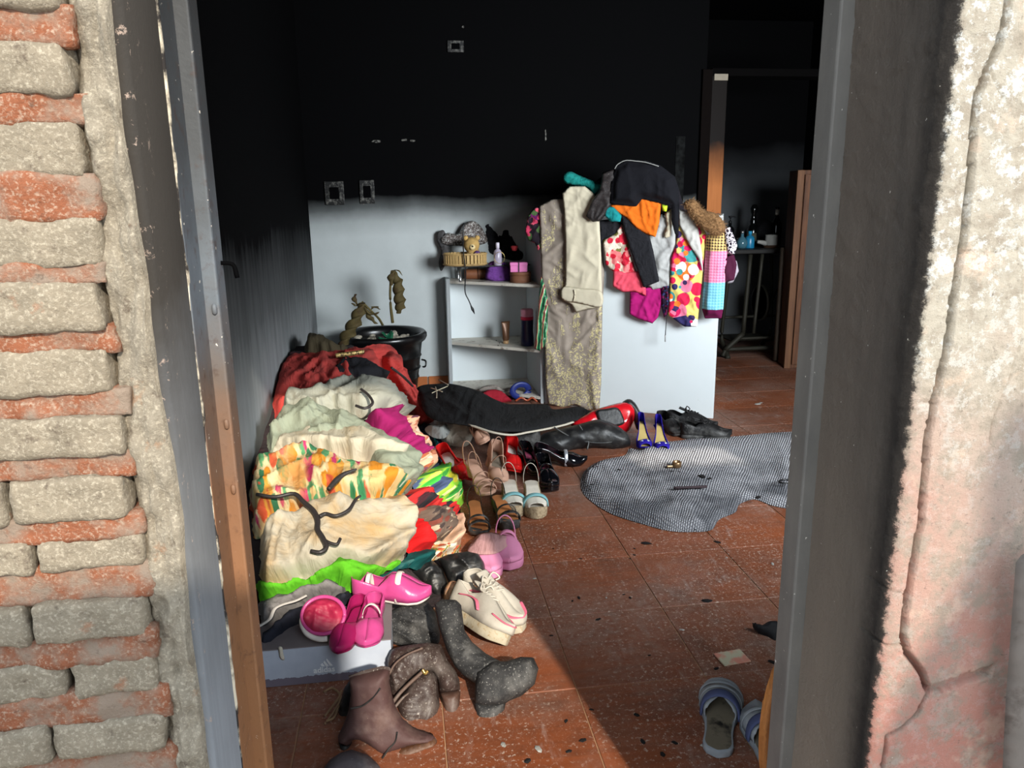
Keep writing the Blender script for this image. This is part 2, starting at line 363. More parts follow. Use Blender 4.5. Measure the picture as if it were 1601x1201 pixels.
# ---- front wall, right of the door: cracked painted plaster
def rightwall_mat():
    n = NT('worn_painted_plaster', .92, .15); p = n.pos(); z = n.sep(p, 2); y = n.sep(p, 1); x = n.sep(p, 0)
    zz = n.math('ADD', z, n.math('MULTIPLY', n.math('SUBTRACT', n.noise(p, 6, 5, .6), .5), .7))
    base = n.mix(n.map(zz, .62, 1.12), c8(166, 116, 103), c8(162, 155, 142))
    base = n.mix(n.math('MULTIPLY', n.mask(n.noise(p, 24, 8, .75), .48, .60), .75), base, c8(138, 128, 115))
    chips = n.mask(n.noise(p, 46, 8, .78), .52, .57); top = n.map(zz, .9, 1.45, .12, 1.0)
    base = n.mix(n.math('MULTIPLY', chips, top), base, c8(194, 194, 190))
    base = n.mix(n.math('MULTIPLY', n.mask(n.noise(p, 150, 6, .75), .60, .68), .65), base, c8(96, 84, 78))
    base = n.mix(n.math('MULTIPLY', n.mask(n.noise(n.mp(p, loc=(5, 2, 1)), 15, 4, .65), .58, .68), .5), base, c8(196, 170, 150))
    # soot that came out through the door, ending raggedly at the corner
    yy = n.math('ADD', n.math('SUBTRACT', y, n.math('SUBTRACT', x, RVR)), n.math('MULTIPLY', n.math('SUBTRACT', n.noise(p, 60, 8, .82), .5), .050))
    yy = n.math('SUBTRACT', yy, n.map(z, .6, 1.5, .002, -.012))
    soot = n.mix(n.noise(n.mp(p, (30, 30, 4)), 2, 5), c8(58, 54, 51), c8(96, 88, 80)); bot = n.map(n.math('ADD', z, n.math('MULTIPLY', n.noise(p, 4, 4), .3)), .55, 1.25)
    soot = n.mix(n.math('MULTIPLY', n.math('SUBTRACT', 1.0, bot), n.map(y, .83, .95)), soot, c8(138, 126, 112))
    soot = n.mix(n.math('MULTIPLY', n.map(y, .86, .97), .55), soot, c8(112, 101, 91))
    soot = n.mix(n.math('MULTIPLY', n.math('SUBTRACT', 1.0, n.map(yy, .828, .868)), .8), soot, c8(22, 21, 21))
    col = n.mix(n.mask(yy, .811, .817), base, soot)
    col = n.mix(n.math('MULTIPLY', n.mask(n.noise(p, 120, 2, .6), .75, .78), .8), col, c8(200, 195, 185))
    n.bump(n.noise(p, 110, 8, .75), .8, .006)
    return n.done(col)
m_rw = rightwall_mat()
# cracks in the plaster as real grooves
def wx(pts): return [(q.x, q.z) for q in (yp(a, b, YF) for a, b in pts)]
CR = [(wx([(1585, -30), (1562, 70), (1545, 105), (1527, 150), (1523, 190), (1519, 250), (1512, 330), (1502, 400), (1490, 470), (1481, 545), (1462, 620), (1450, 690), (1444, 760), (1440, 815), (1430, 870), (1420, 930), (1412, 995), (1418, 1022), (1440, 1050), (1452, 1082)]), .0046, .022),
      (wx([(1452, 1082), (1436, 1115), (1410, 1140), (1386, 1152), (1380, 1201)]), .0030, .012),
      (wx([(1546, 108), (1560, 140), (1572, 158)]), .0012, .004), (wx([(1508, 395), (1540, 398), (1585, 388), (1605, 400)]), .0012, .004),
      (wx([(1598, 530), (1580, 585), (1560, 640), (1552, 660), (1545, 720)]), .0010, .003), (wx([(1454, 628), (1428, 632)]), .0014, .004), (wx([(1413, 1008), (1390, 1012), (1370, 1008), (1352, 985)]), .0020, .006), (wx([(1418, 930), (1390, 925), (1372, 908)]), .0012, .004)]
def segd(P, a, b):
    a, b = np.array(a), np.array(b); t = np.clip(((P-a)@(b-a))/max((b-a)@(b-a), 1e-12), 0, 1); return np.linalg.norm(P-(a+t[:, None]*(b-a)), axis=1)
def right_face():
    r = .016; arc = [(RVR+r-r*cos(t), YF+r-r*sin(t)) for t in np.linspace(0, pi/2, 7)]
    path = [(RVR, y) for y in np.linspace(1.0, YF+r, 40)[:-1]]+arc+[(x, YF) for x in np.arange(RVR+r+.0021, .80, .0021)]
    path = np.array(path); zs = np.concatenate([np.linspace(-.4, .35, 20)[:-1], np.arange(.35, 1.75, .0029), np.linspace(1.75, 2.75, 12)[1:]])
    nP, nZ = len(path), len(zs); X = np.tile(path[:, 0], nZ); Y = np.tile(path[:, 1], nZ); Z = np.repeat(zs, nP)
    tn = np.gradient(path, axis=0); nm = np.stack([tn[:, 1], -tn[:, 0]], 1); nm /= np.linalg.norm(nm, axis=1)[:, None]; nm = np.tile(nm, (nZ, 1))
    if nm[-1, 1] > 0: nm = -nm
    d = .0016*fbm(np.stack([X*14, Y*14, Z*14], 1), 3)+.0005*perlin(np.stack([X*90, Y*90, Z*90], 1))
    ch = fbm(np.stack([X*26, Y*26+4, Z*26], 1), 4); d += .0012*sm(.08, .14, ch)*sm(.8, 1.2, Z)
    s2 = np.stack([X+np.where(Y > YF+.004, (YF-Y), 0)*.0, Z], 1); fr = Y < .86; wob = .0022*perlin(np.stack([X*0+2, Z*45, X*0], 1))+.0012*perlin(np.stack([X*0, Z*140, X*0], 1))
    q = s2.copy(); q[:, 0] += wob
    for pts, w, dep in CR:
        dd = np.full(len(q), 9.)
        for a, b in zip(pts[:-1], pts[1:]): dd = np.minimum(dd, segd(q, a, b))
        d -= np.where(fr, dep*np.clip(1-dd/w, 0, 1)**.6, 0)
    # a bite of missing render at the foot
    a, b = yp(1450, 1075, YF), yp(1518, 1058, YF); bt = (X > a.x-.002) & (X < b.x+.03) & fr; zz = a.z+(X-a.x)*.25+.004*perlin(np.stack([X*70, X*0, X*0], 1))
    d -= np.where(bt & (Z < zz) & (Z > zz-.016*sm(a.x, a.x+.02, X)), .009, 0)
    V = np.stack([X+nm[:, 0]*d, Y+nm[:, 1]*d, Z], 1); idx = np.arange(nP*nZ).reshape(nZ, nP)
    f = np.stack([idx[:-1, :-1], idx[:-1, 1:], idx[1:, 1:], idx[1:, :-1]], -1).reshape(-1, 4).tolist()
    return mesh('plaster_face', V, f, m_rw, wfr)
wfr = bpy.data.objects.new('wall_front_right', None); COL.objects.link(wfr)
bpy.data.objects.remove(wfr)
def multi(name, boxes, mat):
    bm = bmesh.new()
    for lo, hi in boxes:
        r = bmesh.ops.create_cube(bm, size=1)
        for v in r['verts']: v.co = Vector([(lo[i]+hi[i])/2 + v.co[i]*(hi[i]-lo[i]) for i in range(3)])
    me = bpy.data.meshes.new(name); bm.to_mesh(me); bm.free(); return add(name, me, mat, None, False)
wfr = struct(multi('wall_front_right', [((RVR+.012, YF+.02, -.4), (.80, YI, ZC)), ((.795, YF+.002, -.4), (1.55, YI, 2.1)), ((1.55, YF+.002, -.4), (3.05, YI, .95)), ((.795, YF+.002, 2.02), (XR+.15, YI, ZC)), ((3.05, YF+.002, -.4), (XR+.15, YI, 2.15))], m_core), 'cracked plaster front wall right of the doorway')
right_face()
# lintel above the door
struct(box('trim_1', (-.27, YF+.015, 2.02), (RVR+.02, YI, ZC), m_core), 'lintel above the doorway')
# added unseen window right of the door; its slit casts the rug's sun streak
m_fg = plain('frosted_glass', (70, 75, 80), .3); w1 = struct(empty('added_window', (1.55, .93, .95)), 'added louvre window, out of view, one louvre open to light the rug')
for z0, z1 in ((0, .18), (.185, .37), (.375, .565), (.72, .89), (.895, 1.07)): box('pane', (0, 0, z0), (1.5, .008, z1), m_fg, w1, .001)
box('pane', (.56, 0, .57), (1.5, .008, .715), m_fg, w1, .001)
for x0 in (0, .545, 1.47): box('window_frame', (x0, -.01, 0), (x0+.03, .02, 1.07), m_fg, w1, .002)

# ---- steel door frame
def frame_mat():
    n = NT('rusty_door_frame', .6, .35); p = n.pos(); z = n.sep(p, 2); zz = n.math('ADD', z, n.math('MULTIPLY', n.math('SUBTRACT', n.noise(p, 12, 5), .5), .25))
    a = n.ramp(n.map(zz, .3, 1.7), [(0, c8(150, 104, 66)), (.45, c8(118, 84, 60)), (.56, c8(96, 84, 76)), (.64, c8(92, 98, 104)), (.76, c8(66, 68, 70)), (1, c8(38, 38, 38))])
    a = n.mix(n.math('MULTIPLY', n.mask(n.noise(p, 40, 5, .7), .55, .7), .6), a, c8(66, 44, 34))
    a = n.mix(n.mask(n.noise(p, 110, 3, .6), .70, .73), a, c8(214, 204, 190))
    n.bump(n.noise(p, 80, 4), .2, .003); return n.done(a)
def frame_mat2():
    n = NT('grey_door_frame', .6, .3); p = n.pos(); a = n.mix(n.noise(n.mp(p, (8, 8, 3)), 3, 5), c8(78, 76, 74), c8(118, 114, 108))
    a = n.mix(n.mask(n.noise(p, 90, 3, .6), .70, .74), a, c8(206, 200, 190)); n.bump(n.noise(p, 80, 4), .2, .003); return n.done(a)
m_fr, m_fr2 = frame_mat(), frame_mat2()
d1 = struct(empty('door_1', (0, YD, 0)), 'steel frame of the open doorway')
box('jamb_face', (RVL-.003, -.062, -.3), (RVL+.0015, .0, 2.03), m_fr, d1, .0015)
box('jamb_stop', (RVL-.003, .0, -.3), (RVL+.0185, .045, 2.03), m_fr, d1, .003)
box('jamb_stop', (RVR-.021, .0, -.3), (RVR+.003, .045, 2.03), m_fr2, d1, .003)
box('head', (RVL, 0, 1.99), (RVR, .045, 2.03), m_fr2, d1, .003)
for z in (1.02, .93, 1.17): lathe('hinge_weld', [(.001, -.007), (.003, -.005), (.0035, 0), (.003, .005), (.001, .007)], m_fr, d1, 10, (RVL+.012, -.001, z))
tube('latch_hook', [(RVL+.018, .03, 1.225), (RVL+.032, .035, 1.222), (RVL+.036, .035, 1.205)], .003, m_black, d1, 10, 6)
# ground and yard outside
struct(box('floor_yard', (-4, -6, -.5), (4.5, YI-.26, -.35), plain('yard_concrete', (150, 140, 128))), 'concrete yard outside')
# ================================================================== CLOTH TOOLS
def resample(poly, step, smooth=True):
    P = np.array(poly, float)
    if smooth:
        n = len(P); out = []
        for i in range(n):
            a, b, c, d = P[i-1], P[i], P[(i+1) % n], P[(i+2) % n]
            for t in np.linspace(0, 1, 8, endpoint=False): out.append(.5*((2*b)+(-a+c)*t+(2*a-5*b+4*c-d)*t*t+(-a+3*b-3*c+d)*t**3))
        P = np.array(out)
    Q = np.vstack([P, P[:1]]); L = np.r_[0, np.cumsum(np.linalg.norm(np.diff(Q, axis=0), axis=1))]
    n = max(8, int(L[-1]/step)); s = np.linspace(0, L[-1], n, endpoint=False)
    return np.stack([np.interp(s, L, Q[:, 0]), np.interp(s, L, Q[:, 1])], 1)
def inside(P, poly):
    x, y = P[:, 0], P[:, 1]; r = np.zeros(len(P), bool); n = len(poly)
    for i in range(n):
        (x1, y1), (x2, y2) = poly[i], poly[(i+1) % n]
        c = ((y1 > y) != (y2 > y)) & (x < (x2-x1)*(y-y1)/(y2-y1+1e-12)+x1); r ^= c
    return r
def bdist(P, poly):
    d = np.full(len(P), 1e9); n = len(poly)
    for i in range(n): d = np.minimum(d, segd(P, poly[i], poly[(i+1) % n]))
    return d
def fill(poly, step, smooth=True, rag=0., seed=0):
    """triangulate a plan polygon with an even scatter of inner points -> verts, tris, distance to edge"""
    B = resample(poly, step, smooth)
    if rag: B = B+rag*np.stack([fbm(np.c_[B*28, np.full(len(B), seed+.5)], 3), fbm(np.c_[B*28, np.full(len(B), seed+9.5)], 3)], 1)
    lo, hi = B.min(0), B.max(0)
    gx = np.arange(lo[0], hi[0], step); gy = np.arange(lo[1], hi[1], step*.866)
    g = np.array([(x+(.5*step if j % 2 else 0), y) for j, y in enumerate(gy) for x in gx])
    if len(g):
        g = g[inside(g, B)]
        if len(g): g = g[bdist(g, B) > step*.6]
    nb = len(B); allp = np.vstack([B, g]) if len(g) else B
    r = mgeo.delaunay_2d_cdt([Vector(p) for p in allp], [(i, (i+1) % nb) for i in range(nb)], [list(range(nb))], 1, 1e-6)
    V = np.array([v[:] for v in r[0]]); T = [tuple(t) for t in r[2]]
    return V, T, bdist(V, B)
def folds(Q, ang, wl, seed, sharp=2.1):
    def one(Q, ang, wl, seed, el):
        w = np.stack([perlin(np.c_[Q/(wl*3), np.full(len(Q), seed+.3)]), perlin(np.c_[Q/(wl*3), np.full(len(Q), seed+5.7)])], 1)
        q = Q+w*wl*1.1; u = q[:, 0]*cos(ang)+q[:, 1]*sin(ang); v = -q[:, 0]*sin(ang)+q[:, 1]*cos(ang)
        n = perlin(np.stack([u/(wl*el), v/wl, np.full(len(Q), seed*1.37)], 1)); return np.clip(1-np.abs(n)*2.6, 0, 1)**sharp
    lo = lambda k, s_: perlin(np.c_[Q/(wl*k), np.full(len(Q), seed*2.1+s_)])
    def swirl(wl_, sd, el, da):      # folds whose run turns from place to place
        n_ = lo(3.2, sd); wa, wb = sm(.02, .22, n_), sm(-.02, -.22, n_); wc = 1-wa-wb
        return wc*one(Q, ang, wl_, seed+sd, el)+wa*one(Q, ang+da, wl_, seed+sd+2, el)+wb*one(Q, ang-da*.8, wl_, seed+sd+4, el)
    calm = .35+.65*sm(-.2, .25, lo(2.4, 9.1))
    return swirl(wl*1.25, 0, 4.5, .9)+.6*calm*swirl(wl*.62, 3, 4.2, 1.1)+.32*calm*swirl(wl*.34, 7, 3.6, 1.3)-.6
# ---- the heap that the clothes lie on
def heap(x, y):
    hy = np.interp(y, [1.93, 2.06, 2.16, 2.3, 2.6, 3.0, 3.5, 3.95, 4.2, 4.45, 4.62], [.0, .10, .15, .21, .31, .38, .48, .575, .56, .28, 0])
    xr = np.interp(y, [2.0, 2.3, 2.6, 3.2, 3.8, 4.4], [.02, .10, .22, .20, .12, .06])
    return hy*sm(xr, xr-.36, x)
def march(pts, hf):
    D = np.array([ray(*p) for p in pts]); t0 = np.full(len(D), 1.2); done = np.zeros(len(D), bool); T = t0.copy()
    for k in range(420):
        t = 1.2+k*.013; X = CAM+D*t; hit = (X[:, 2] < hf(X[:, 0], X[:, 1])) & ~done; T[hit] = t; done |= hit
        if done.all(): break
    T[~done] = 6.0; lo, hi = T-.013, T.copy()
    for k in range(12):
        m = (lo+hi)/2; X = CAM+D*m[:, None]; b = X[:, 2] < hf(X[:, 0], X[:, 1]); hi = np.where(b, m, hi); lo = np.where(b, lo, m)
    X = CAM+D*((lo+hi)/2)[:, None]; e = .03
    gx = (hf(X[:, 0]+e, X[:, 1])-hf(X[:, 0]-e, X[:, 1]))/(2*e); gy = (hf(X[:, 0], X[:, 1]+e)-hf(X[:, 0], X[:, 1]-e))/(2*e)
    N = np.stack([-gx, -gy, np.ones(len(X))], 1); N += np.array([0, -.6, 0]); N /= np.linalg.norm(N, axis=1)[:, None]; return X, N
def heap_w(x, y): return heap(x, y)+np.maximum(y-4.32, 0)*5
def on_heap(pts): return march(pts, heap_w)
def on_plane(p0, n):
    n = np.array(n, float)/np.linalg.norm(n); p0 = np.array(p0, float)
    def f(pts):
        D = np.array([ray(*p) for p in pts]); t = ((p0-CAM)@n)/(D@n); return CAM+D*t[:, None], np.tile(n, (len(D), 1))
    return f
def on_flat(z): return on_plane((0, 0, z), (0, 0, 1))
def garment(name, label, cat, poly, surf, mat, off=.012, amp=.014, ang=0., wl=.07, seed=1, step=.009, tuck=.03, group=None, thick=0., parent=None, dome=0., sink=.012, grow=0., vert=0., smooth=True, rag=0.):
    """one piece of cloth: outline measured on the photo, laid on a real surface, with folds of its own"""
    P = np.array(poly, float); c3, _ = surf(P); dep = float(np.mean((c3-CAM)@FW)); k = dep/F
    V, T, d = fill(P*k, step, smooth, rag, seed); X, N = surf(V/k); t = sm(0, tuck, d); q = V*np.array([1, -1])
    h = folds(q, ang, wl, seed)
    if vert: s = np.clip((V[:, 1]-V[:, 1].min())/(np.ptp(V[:, 1])+1e-9), 0, 1); h = h*(1-vert+vert*s)
    D = (off+amp*h*(.25+.75*t)+dome*np.sqrt(np.clip(1-(1-t)**2, 0, 1)))*t-sink*(1-t)
    X = X+N*D[:, None]; X[:, 0] = np.maximum(X[:, 0], XL+.012+.004*h); X[:, 1] = np.minimum(X[:, 1], np.where(X[:, 0] < 1.9, YB-.02, 9))
    me = meshd(name, X-X.mean(0), T, q); o = add(name, me, mat, parent); o.location = X.mean(0)
    a, b, c = (X[list(T[len(T)//2])][i] for i in range(3))
    fl_ = np.mean([np.dot(np.cross(X[t_[1]]-X[t_[0]], X[t_[2]]-X[t_[0]]), N[t_[0]]) for t_ in T[:60]])
    if fl_ < 0: me.flip_normals()
    if thick:
        s = o.modifiers.new('thickness', 'SOLIDIFY'); s.thickness = thick; s.offset = -1
    if label: tag(o, label, cat, group)
    return o
def pillow(name, poly, p0, nrm, mat, thick=.04, R=None, parent=None, amp=.0, wl=.05, ang=0, seed=1, step=.008, label=None, cat=None, back=1.0, group=None, smooth_poly=True):
    """closed rounded body whose outline lies in a plane of the room and swells to both sides"""
    nrm = np.array(nrm, float); nrm /= np.linalg.norm(nrm); surf = on_plane(p0, nrm); P = np.array(poly, float)
    c3, _ = surf(P); dep = float(np.mean((c3-CAM)@FW)); k = dep/F; V, T, d = fill(P*k, step, smooth_poly); X, N = surf(V/k); R = R or thick
    t = np.clip(d/R, 0, 1); prof = np.sqrt(np.clip(1-(1-t)**2, 0, 1)); h = thick*prof
    if amp: h = h+amp*folds(V*np.array([1, -1]), ang, wl, seed)*prof
    A = X+N*h[:, None]; nb = d < 1e-5; Bk = X-N*(thick*prof*back)[:, None]; n = len(V)
    mp = np.where(nb, np.arange(n), 0); ids = np.zeros(n, int); cnt = n; extra = []
    for i in range(n):
        if nb[i]: ids[i] = i
        else: ids[i] = cnt; cnt += 1; extra.append(Bk[i])
    VV = np.vstack([A, np.array(extra)]) if extra else A
    a, b, c = T[0]; fl_ = np.mean([np.dot(np.cross(A[q[1]]-A[q[0]], A[q[2]]-A[q[0]]), nrm) for q in T[:60]])
    F1 = [t if fl_ > 0 else t[::-1] for t in T]; F2 = [tuple(int(ids[i]) for i in t[::-1]) for t in F1]
    F2 = [f for f, g in zip(F2, F1) if set(f) != set(g)]
    ctr = VV.mean(0); q = np.vstack([V*np.array([1, -1]), (V*np.array([1, -1]))[~nb]]) if extra else V*np.array([1, -1])
    o = mesh(name, VV-ctr, F1+F2, mat, None, True, q); o.location = ctr
    if parent: o.parent = parent; o.matrix_parent_inverse = parent.matrix_basis.inverted()
    if label: tag(o, label, cat, group)
    return o
def keep(o, parent):
    o.parent = parent; o.matrix_parent_inverse = parent.matrix_basis.inverted(); return o
# ---- fabrics
def crumple(n, v, st=.45):
    """fine creases: ridges of a stretched, warped noise, plus weave"""
    w = n.mix(.12, v, n.noise(v, 9, 2, .5, 0, True), 'ADD')
    r = n.math('ABSOLUTE', n.math('SUBTRACT', n.noise(n.mp(w, (1, 2.2, 1), (0, 0, .6)), 10, 3, .5), .5)); r2 = n.math('ABSOLUTE', n.math('SUBTRACT', n.noise(n.mp(w, (2.4, 1, 1), (0, 0, .4)), 16, 2, .5), .5))
    h = n.math('SUBTRACT', 1.0, n.math('ADD', n.math('MULTIPLY', r, 2.2), n.math('MULTIPLY', r2, 1.2)))
    h = n.math('ADD', h, n.math('MULTIPLY', n.noise(v, 700, 2), .03)); n.bump(h, st, .016)
def fabric(name, rgb, k=1.0, var=.10, dirt=None, dthr=(.55, .72), dscale=9, rough=.9, sheen=.0, bs=900, st=.45):
    if name in MATS: return MATS[name]
    n = NT(name, rough, .15); v = n.co('UV'); c = c8(*rgb, k); d = tuple(x*(1-var*2.2) for x in c[:3])+(1,)
    col = n.mix(n.noise(v, 22, 4), d, c)
    if dirt: col = n.mix(n.mask(n.noise(n.mp(v, loc=(len(name), 1, 0)), dscale, 5, .6), *dthr), col, c8(*dirt))
    if sheen: n.set('Sheen Weight', sheen)
    crumple(n, v, st); MATS[name] = n.done(col); return MATS[name]
def floral(name, base, cols, scale=14, thr=(.38, .44), scale2=None, k=1.0, dirt=None, warp=.5, stretch=1.0):
    """printed flowers: coloured petals scattered over a ground colour"""
    n = NT(name, .85, .2); v = n.co('UV'); w = n.mix(warp*.06, v, n.noise(v, scale*.9, 3, .5, 0, True), 'ADD'); col = c8(*base, k)
    for i, sc in enumerate((scale, scale2 or scale*1.7)):
        m = n.mp(w, (1, stretch, 1), (0, 0, (.7-1.5*i) if stretch != 1 else 0), (i*3.1, i*1.7, 0)); d = n.vor(m, sc); r = n.sep(n.vor(m, sc, out=1), 0)
        stops = [(j/len(cols), c8(*c, k)) for j, c in enumerate(cols)]; pc = n.ramp(r, stops, 'CONSTANT')
        rad = n.math('ADD', d, n.math('MULTIPLY', n.math('SUBTRACT', n.noise(m, sc*3.2, 2), .5), .35))
        col = n.mix(n.ramp(rad, [(0, (1, 1, 1)), (thr[0], (1, 1, 1)), (thr[1], (0, 0, 0))]), col, pc)
    if dirt: col = n.mix(n.mask(n.noise(n.mp(v, loc=(4, 2, 0)), 7, 5, .6), .52, .66), col, c8(*dirt))
    crumple(n, v); return n.done(col)
# ================================================================== CLOTHES PILED ALONG THE LEFT WALL
def G_(name, label, poly, mat, off, amp=.014, ang=0., wl=.07, seed=1, cat='garment', **kw):
    return garment(name, label, cat, poly, on_heap, mat, off, amp*1.95, ang, wl, seed, rag=.020, **kw)
def heap_core():
    xs = np.linspace(XL+.015, .09, 44); ys = np.linspace(2.2, 4.5, 110); X, Y = np.meshgrid(xs, ys); x, y = X.ravel(), Y.ravel()
    z = heap(x+.04, y)-.02+.018*fbm(np.stack([x*9, y*9, x*0], 1), 3)*sm(.03, .1, heap(x, y)); z = np.maximum(z, .002+.0*z)
    idx = np.arange(len(x)).reshape(110, 44); f = [tuple(map(int, (idx[i, j], idx[i, j+1], idx[i+1, j+1], idx[i+1, j]))) for i in range(109) for j in range(43) if max(heap(x[idx[i, j]], y[idx[i, j]]), heap(x[idx[i+1, j+1]], y[idx[i+1, j+1]])) > .012]
    return tag(mesh('clothes_bundle', np.stack([x, y, z], 1), f, fabric('dark_mixed_cloth', (58, 50, 52), dirt=(96, 40, 50), dscale=12), uv=np.stack([x, y], 1)), 'dark crushed bundle of clothes underneath the whole pile', 'clothes')
heap_core()
m_red = fabric('red_cloth', (206, 78, 72), .85, dirt=(104, 52, 50), dthr=(.50, .68), dscale=6)
m_olive = fabric('olive_cloth', (72, 64, 48))
m_blackcl = fabric('black_cloth', (34, 34, 38))
m_grey1 = fabric('grey_linen', (172, 172, 158), .8, dirt=(120, 112, 98))
m_grey2 = fabric('sage_grey_cloth', (160, 168, 148), .8, dirt=(112, 108, 92))
m_cream = fabric('cream_cloth', (214, 206, 184), .72, dirt=(168, 150, 118), dthr=(.58, .74))
m_mag = fabric('magenta_knit', (150, 30, 94), .85)
m_lime = fabric('lime_cloth', (104, 196, 44), .75, var=.05)
m_flor = floral('green_orange_leaf_print', (226, 206, 160), [(66, 142, 96), (214, 140, 44), (96, 160, 110), (206, 92, 60), (222, 190, 130), (60, 120, 84), (200, 60, 110), (222, 160, 70)], 21, (.44, .54), stretch=.45, dirt=(186, 134, 76), k=.78)
m_wht = fabric('stained_white_cloth', (226, 216, 194), .62, dirt=(178, 146, 98), dthr=(.47, .70), dscale=6)
m_heath = fabric('heather_grey', (150, 146, 144), .85, var=.25, dirt=(70, 66, 68), dscale=40)
m_navy = fabric('black_jacket', (40, 42, 52))
m_teal = fabric('dark_teal_cloth', (20, 78, 78), dirt=(70, 110, 106), dscale=20)
G_('red_dress', 'crumpled red dress, sooty maroon at left, draped over top of the pile', [(425, 600), (432, 574), (446, 556), (468, 548), (492, 548), (532, 543), (570, 539), (600, 538), (616, 546), (630, 566), (632, 586), (648, 604), (650, 620), (664, 636), (675, 656), (662, 664), (648, 668), (636, 662), (600, 650), (540, 648), (470, 650), (438, 655), (430, 654), (424, 626)], m_red, .035, .026, .7, .10, 3, step=.012, tuck=.05)
rs_ = G_('red_dress_tail', None, [(592, 560), (610, 546), (626, 556), (634, 576), (642, 594), (652, 606), (658, 622), (668, 640), (677, 657), (652, 670), (643, 656), (636, 634), (622, 612), (606, 590)], m_red, .105, .016, -.9, .07, 4, cat=None, step=.010, tuck=.03)
rs_.name = 'sleeve'; keep(rs_, bpy.data.objects['red_dress'])
G_('brown_cloth', 'small olive-brown cloth bunched behind the red dress', [(476, 546), (482, 532), (492, 528), (508, 531), (522, 537), (545, 541), (520, 551), (490, 552)], m_olive, .055, .014, .2, .06, 5, step=.011)
o = G_('black_blouse', 'black blouse with gold beaded neckline in the red dress', [(512, 594), (522, 576), (530, 566), (560, 562), (578, 568), (602, 586), (596, 600), (556, 600), (520, 602)], m_blackcl, .058, .012, .1, .05, 6, step=.011)
def trim(name, parent, pts, r, mat, z=.07, n=30, flat=None):
    X, N = on_heap(np.array(pts)); X = X+N*z; t = tube(name, X, r, mat, None, n, 8, flat); return keep(t, parent)
m_gold = plain('gold_beads', (206, 176, 112), .35, .5, .4, dirt=(60, 44, 26), dscale=120, dthr=(.45, .55))
trim('beaded_neckline', o, [(527, 571), (540, 569), (555, 567), (566, 565)], .011, m_gold, .072)
G_('grey_blouse', 'light grey crumpled blouse with a black strap, below the red dress', [(440, 634), (446, 620), (458, 613), (492, 610), (508, 598), (530, 593), (550, 590), (574, 592), (594, 600), (616, 614), (634, 630), (642, 646), (634, 658), (616, 652), (600, 646), (570, 654), (532, 652), (490, 656), (450, 656)], m_grey1, .07, .024, .35, .075, 11, step=.010, tuck=.04)
o = G_('sage_shirt', 'sage grey shirt hanging down the right side of the pile', [(414, 690), (418, 668), (430, 654), (450, 642), (476, 630), (506, 636), (540, 646), (566, 654), (584, 664), (604, 676), (632, 696), (646, 722), (650, 752), (642, 772), (622, 778), (600, 764), (560, 716), (500, 706), (440, 712), (420, 712)], m_grey2, .075, .026, .25, .08, 12, step=.010, tuck=.04)
G_('cream_trousers', 'cream cotton trousers folded in the middle of the pile', [(426, 704), (432, 688), (446, 678), (470, 674), (500, 668), (534, 667), (562, 675), (592, 680), (602, 698), (632, 714), (626, 726), (616, 738), (590, 730), (540, 724), (490, 720), (450, 716), (428, 716)], m_cream, .090, .022, .1, .085, 13, step=.009, tuck=.04)
G_('magenta_shirt', 'magenta knit top sliding off the right of the pile', [(570, 660), (590, 648), (610, 636), (622, 648), (618, 662), (628, 680), (648, 700), (658, 716), (648, 724), (632, 711), (606, 690), (586, 676)], m_mag, .095, .012, -.8, .05, 14, step=.009)
G_('leaf_print_dress', 'cream dress printed with green and orange leaves', [(393, 744), (398, 722), (420, 716), (458, 706), (494, 704), (524, 711), (560, 722), (600, 731), (618, 744), (634, 752), (636, 768), (612, 780), (566, 790), (532, 790), (492, 800), (446, 812), (420, 822), (408, 838), (396, 836), (391, 792)], m_flor, .100, .024, .3, .075, 15, step=.009, tuck=.04)
ow = G_('white_blouse', 'white blouse with brown scorch stains and a melted hanger on it', [(402, 894), (404, 858), (408, 836), (420, 816), (450, 804), (492, 784), (520, 772), (566, 779), (598, 773), (630, 780), (643, 812), (641, 850), (630, 876), (600, 890), (560, 894), (530, 888), (508, 902), (464, 912), (428, 919), (408, 908)], m_wht, .105, .024, .9, .10, 16, step=.0085, tuck=.045)
G_('lime_shirt', 'bright lime green shirt squeezed under the white blouse', [(401, 912), (418, 905), (440, 908), (470, 900), (505, 890), (524, 872), (544, 872), (566, 880), (594, 884), (622, 877), (622, 886), (596, 902), (566, 916), (542, 924), (524, 914), (492, 920), (444, 934), (414, 936), (403, 942)], m_lime, .092, .014, .25, .05, 17, step=.0085)
G_('teal_cloth', 'dark teal satin cloth with pale lettering at right of lime shirt', [(548, 922), (580, 902), (618, 884), (636, 870), (654, 855), (674, 862), (678, 874), (662, 888), (636, 890), (610, 904), (580, 916)], m_teal, .082, .013, .5, .05, 18, step=.0085)
G_('grey_shirt', 'heather grey shirt lying between lime shirt and shoe box', [(402, 946), (424, 930), (474, 917), (508, 906), (530, 908), (544, 922), (520, 938), (480, 950), (444, 968), (410, 990), (404, 968)], m_heath, .075, .014, .3, .06, 19, step=.0085)
oj = G_('black_jacket', 'black track jacket with pale piping hanging over the shoe box', [(406, 988), (424, 974), (440, 958), (470, 946), (500, 938), (532, 924), (550, 928), (530, 944), (500, 950), (482, 964), (470, 980), (446, 1008), (430, 1020), (411, 1020), (406, 1004)], m_navy, .082, .012, .6, .06, 20, step=.0085)
trim('white_piping', oj, [(409, 990), (424, 982), (432, 976), (438, 964), (450, 957), (470, 951), (486, 943)], .0055, fabric('pale_piping', (196, 190, 184)), .094, 40, .5)
G_('red_shirt', 'plain red shirt showing beside the white blouse', [(640, 806), (654, 812), (666, 828), (674, 848), (668, 860), (640, 864), (634, 836)], fabric('bright_red_cloth', (222, 34, 36), .95), .085, .012, .8, .06, 21, step=.009)
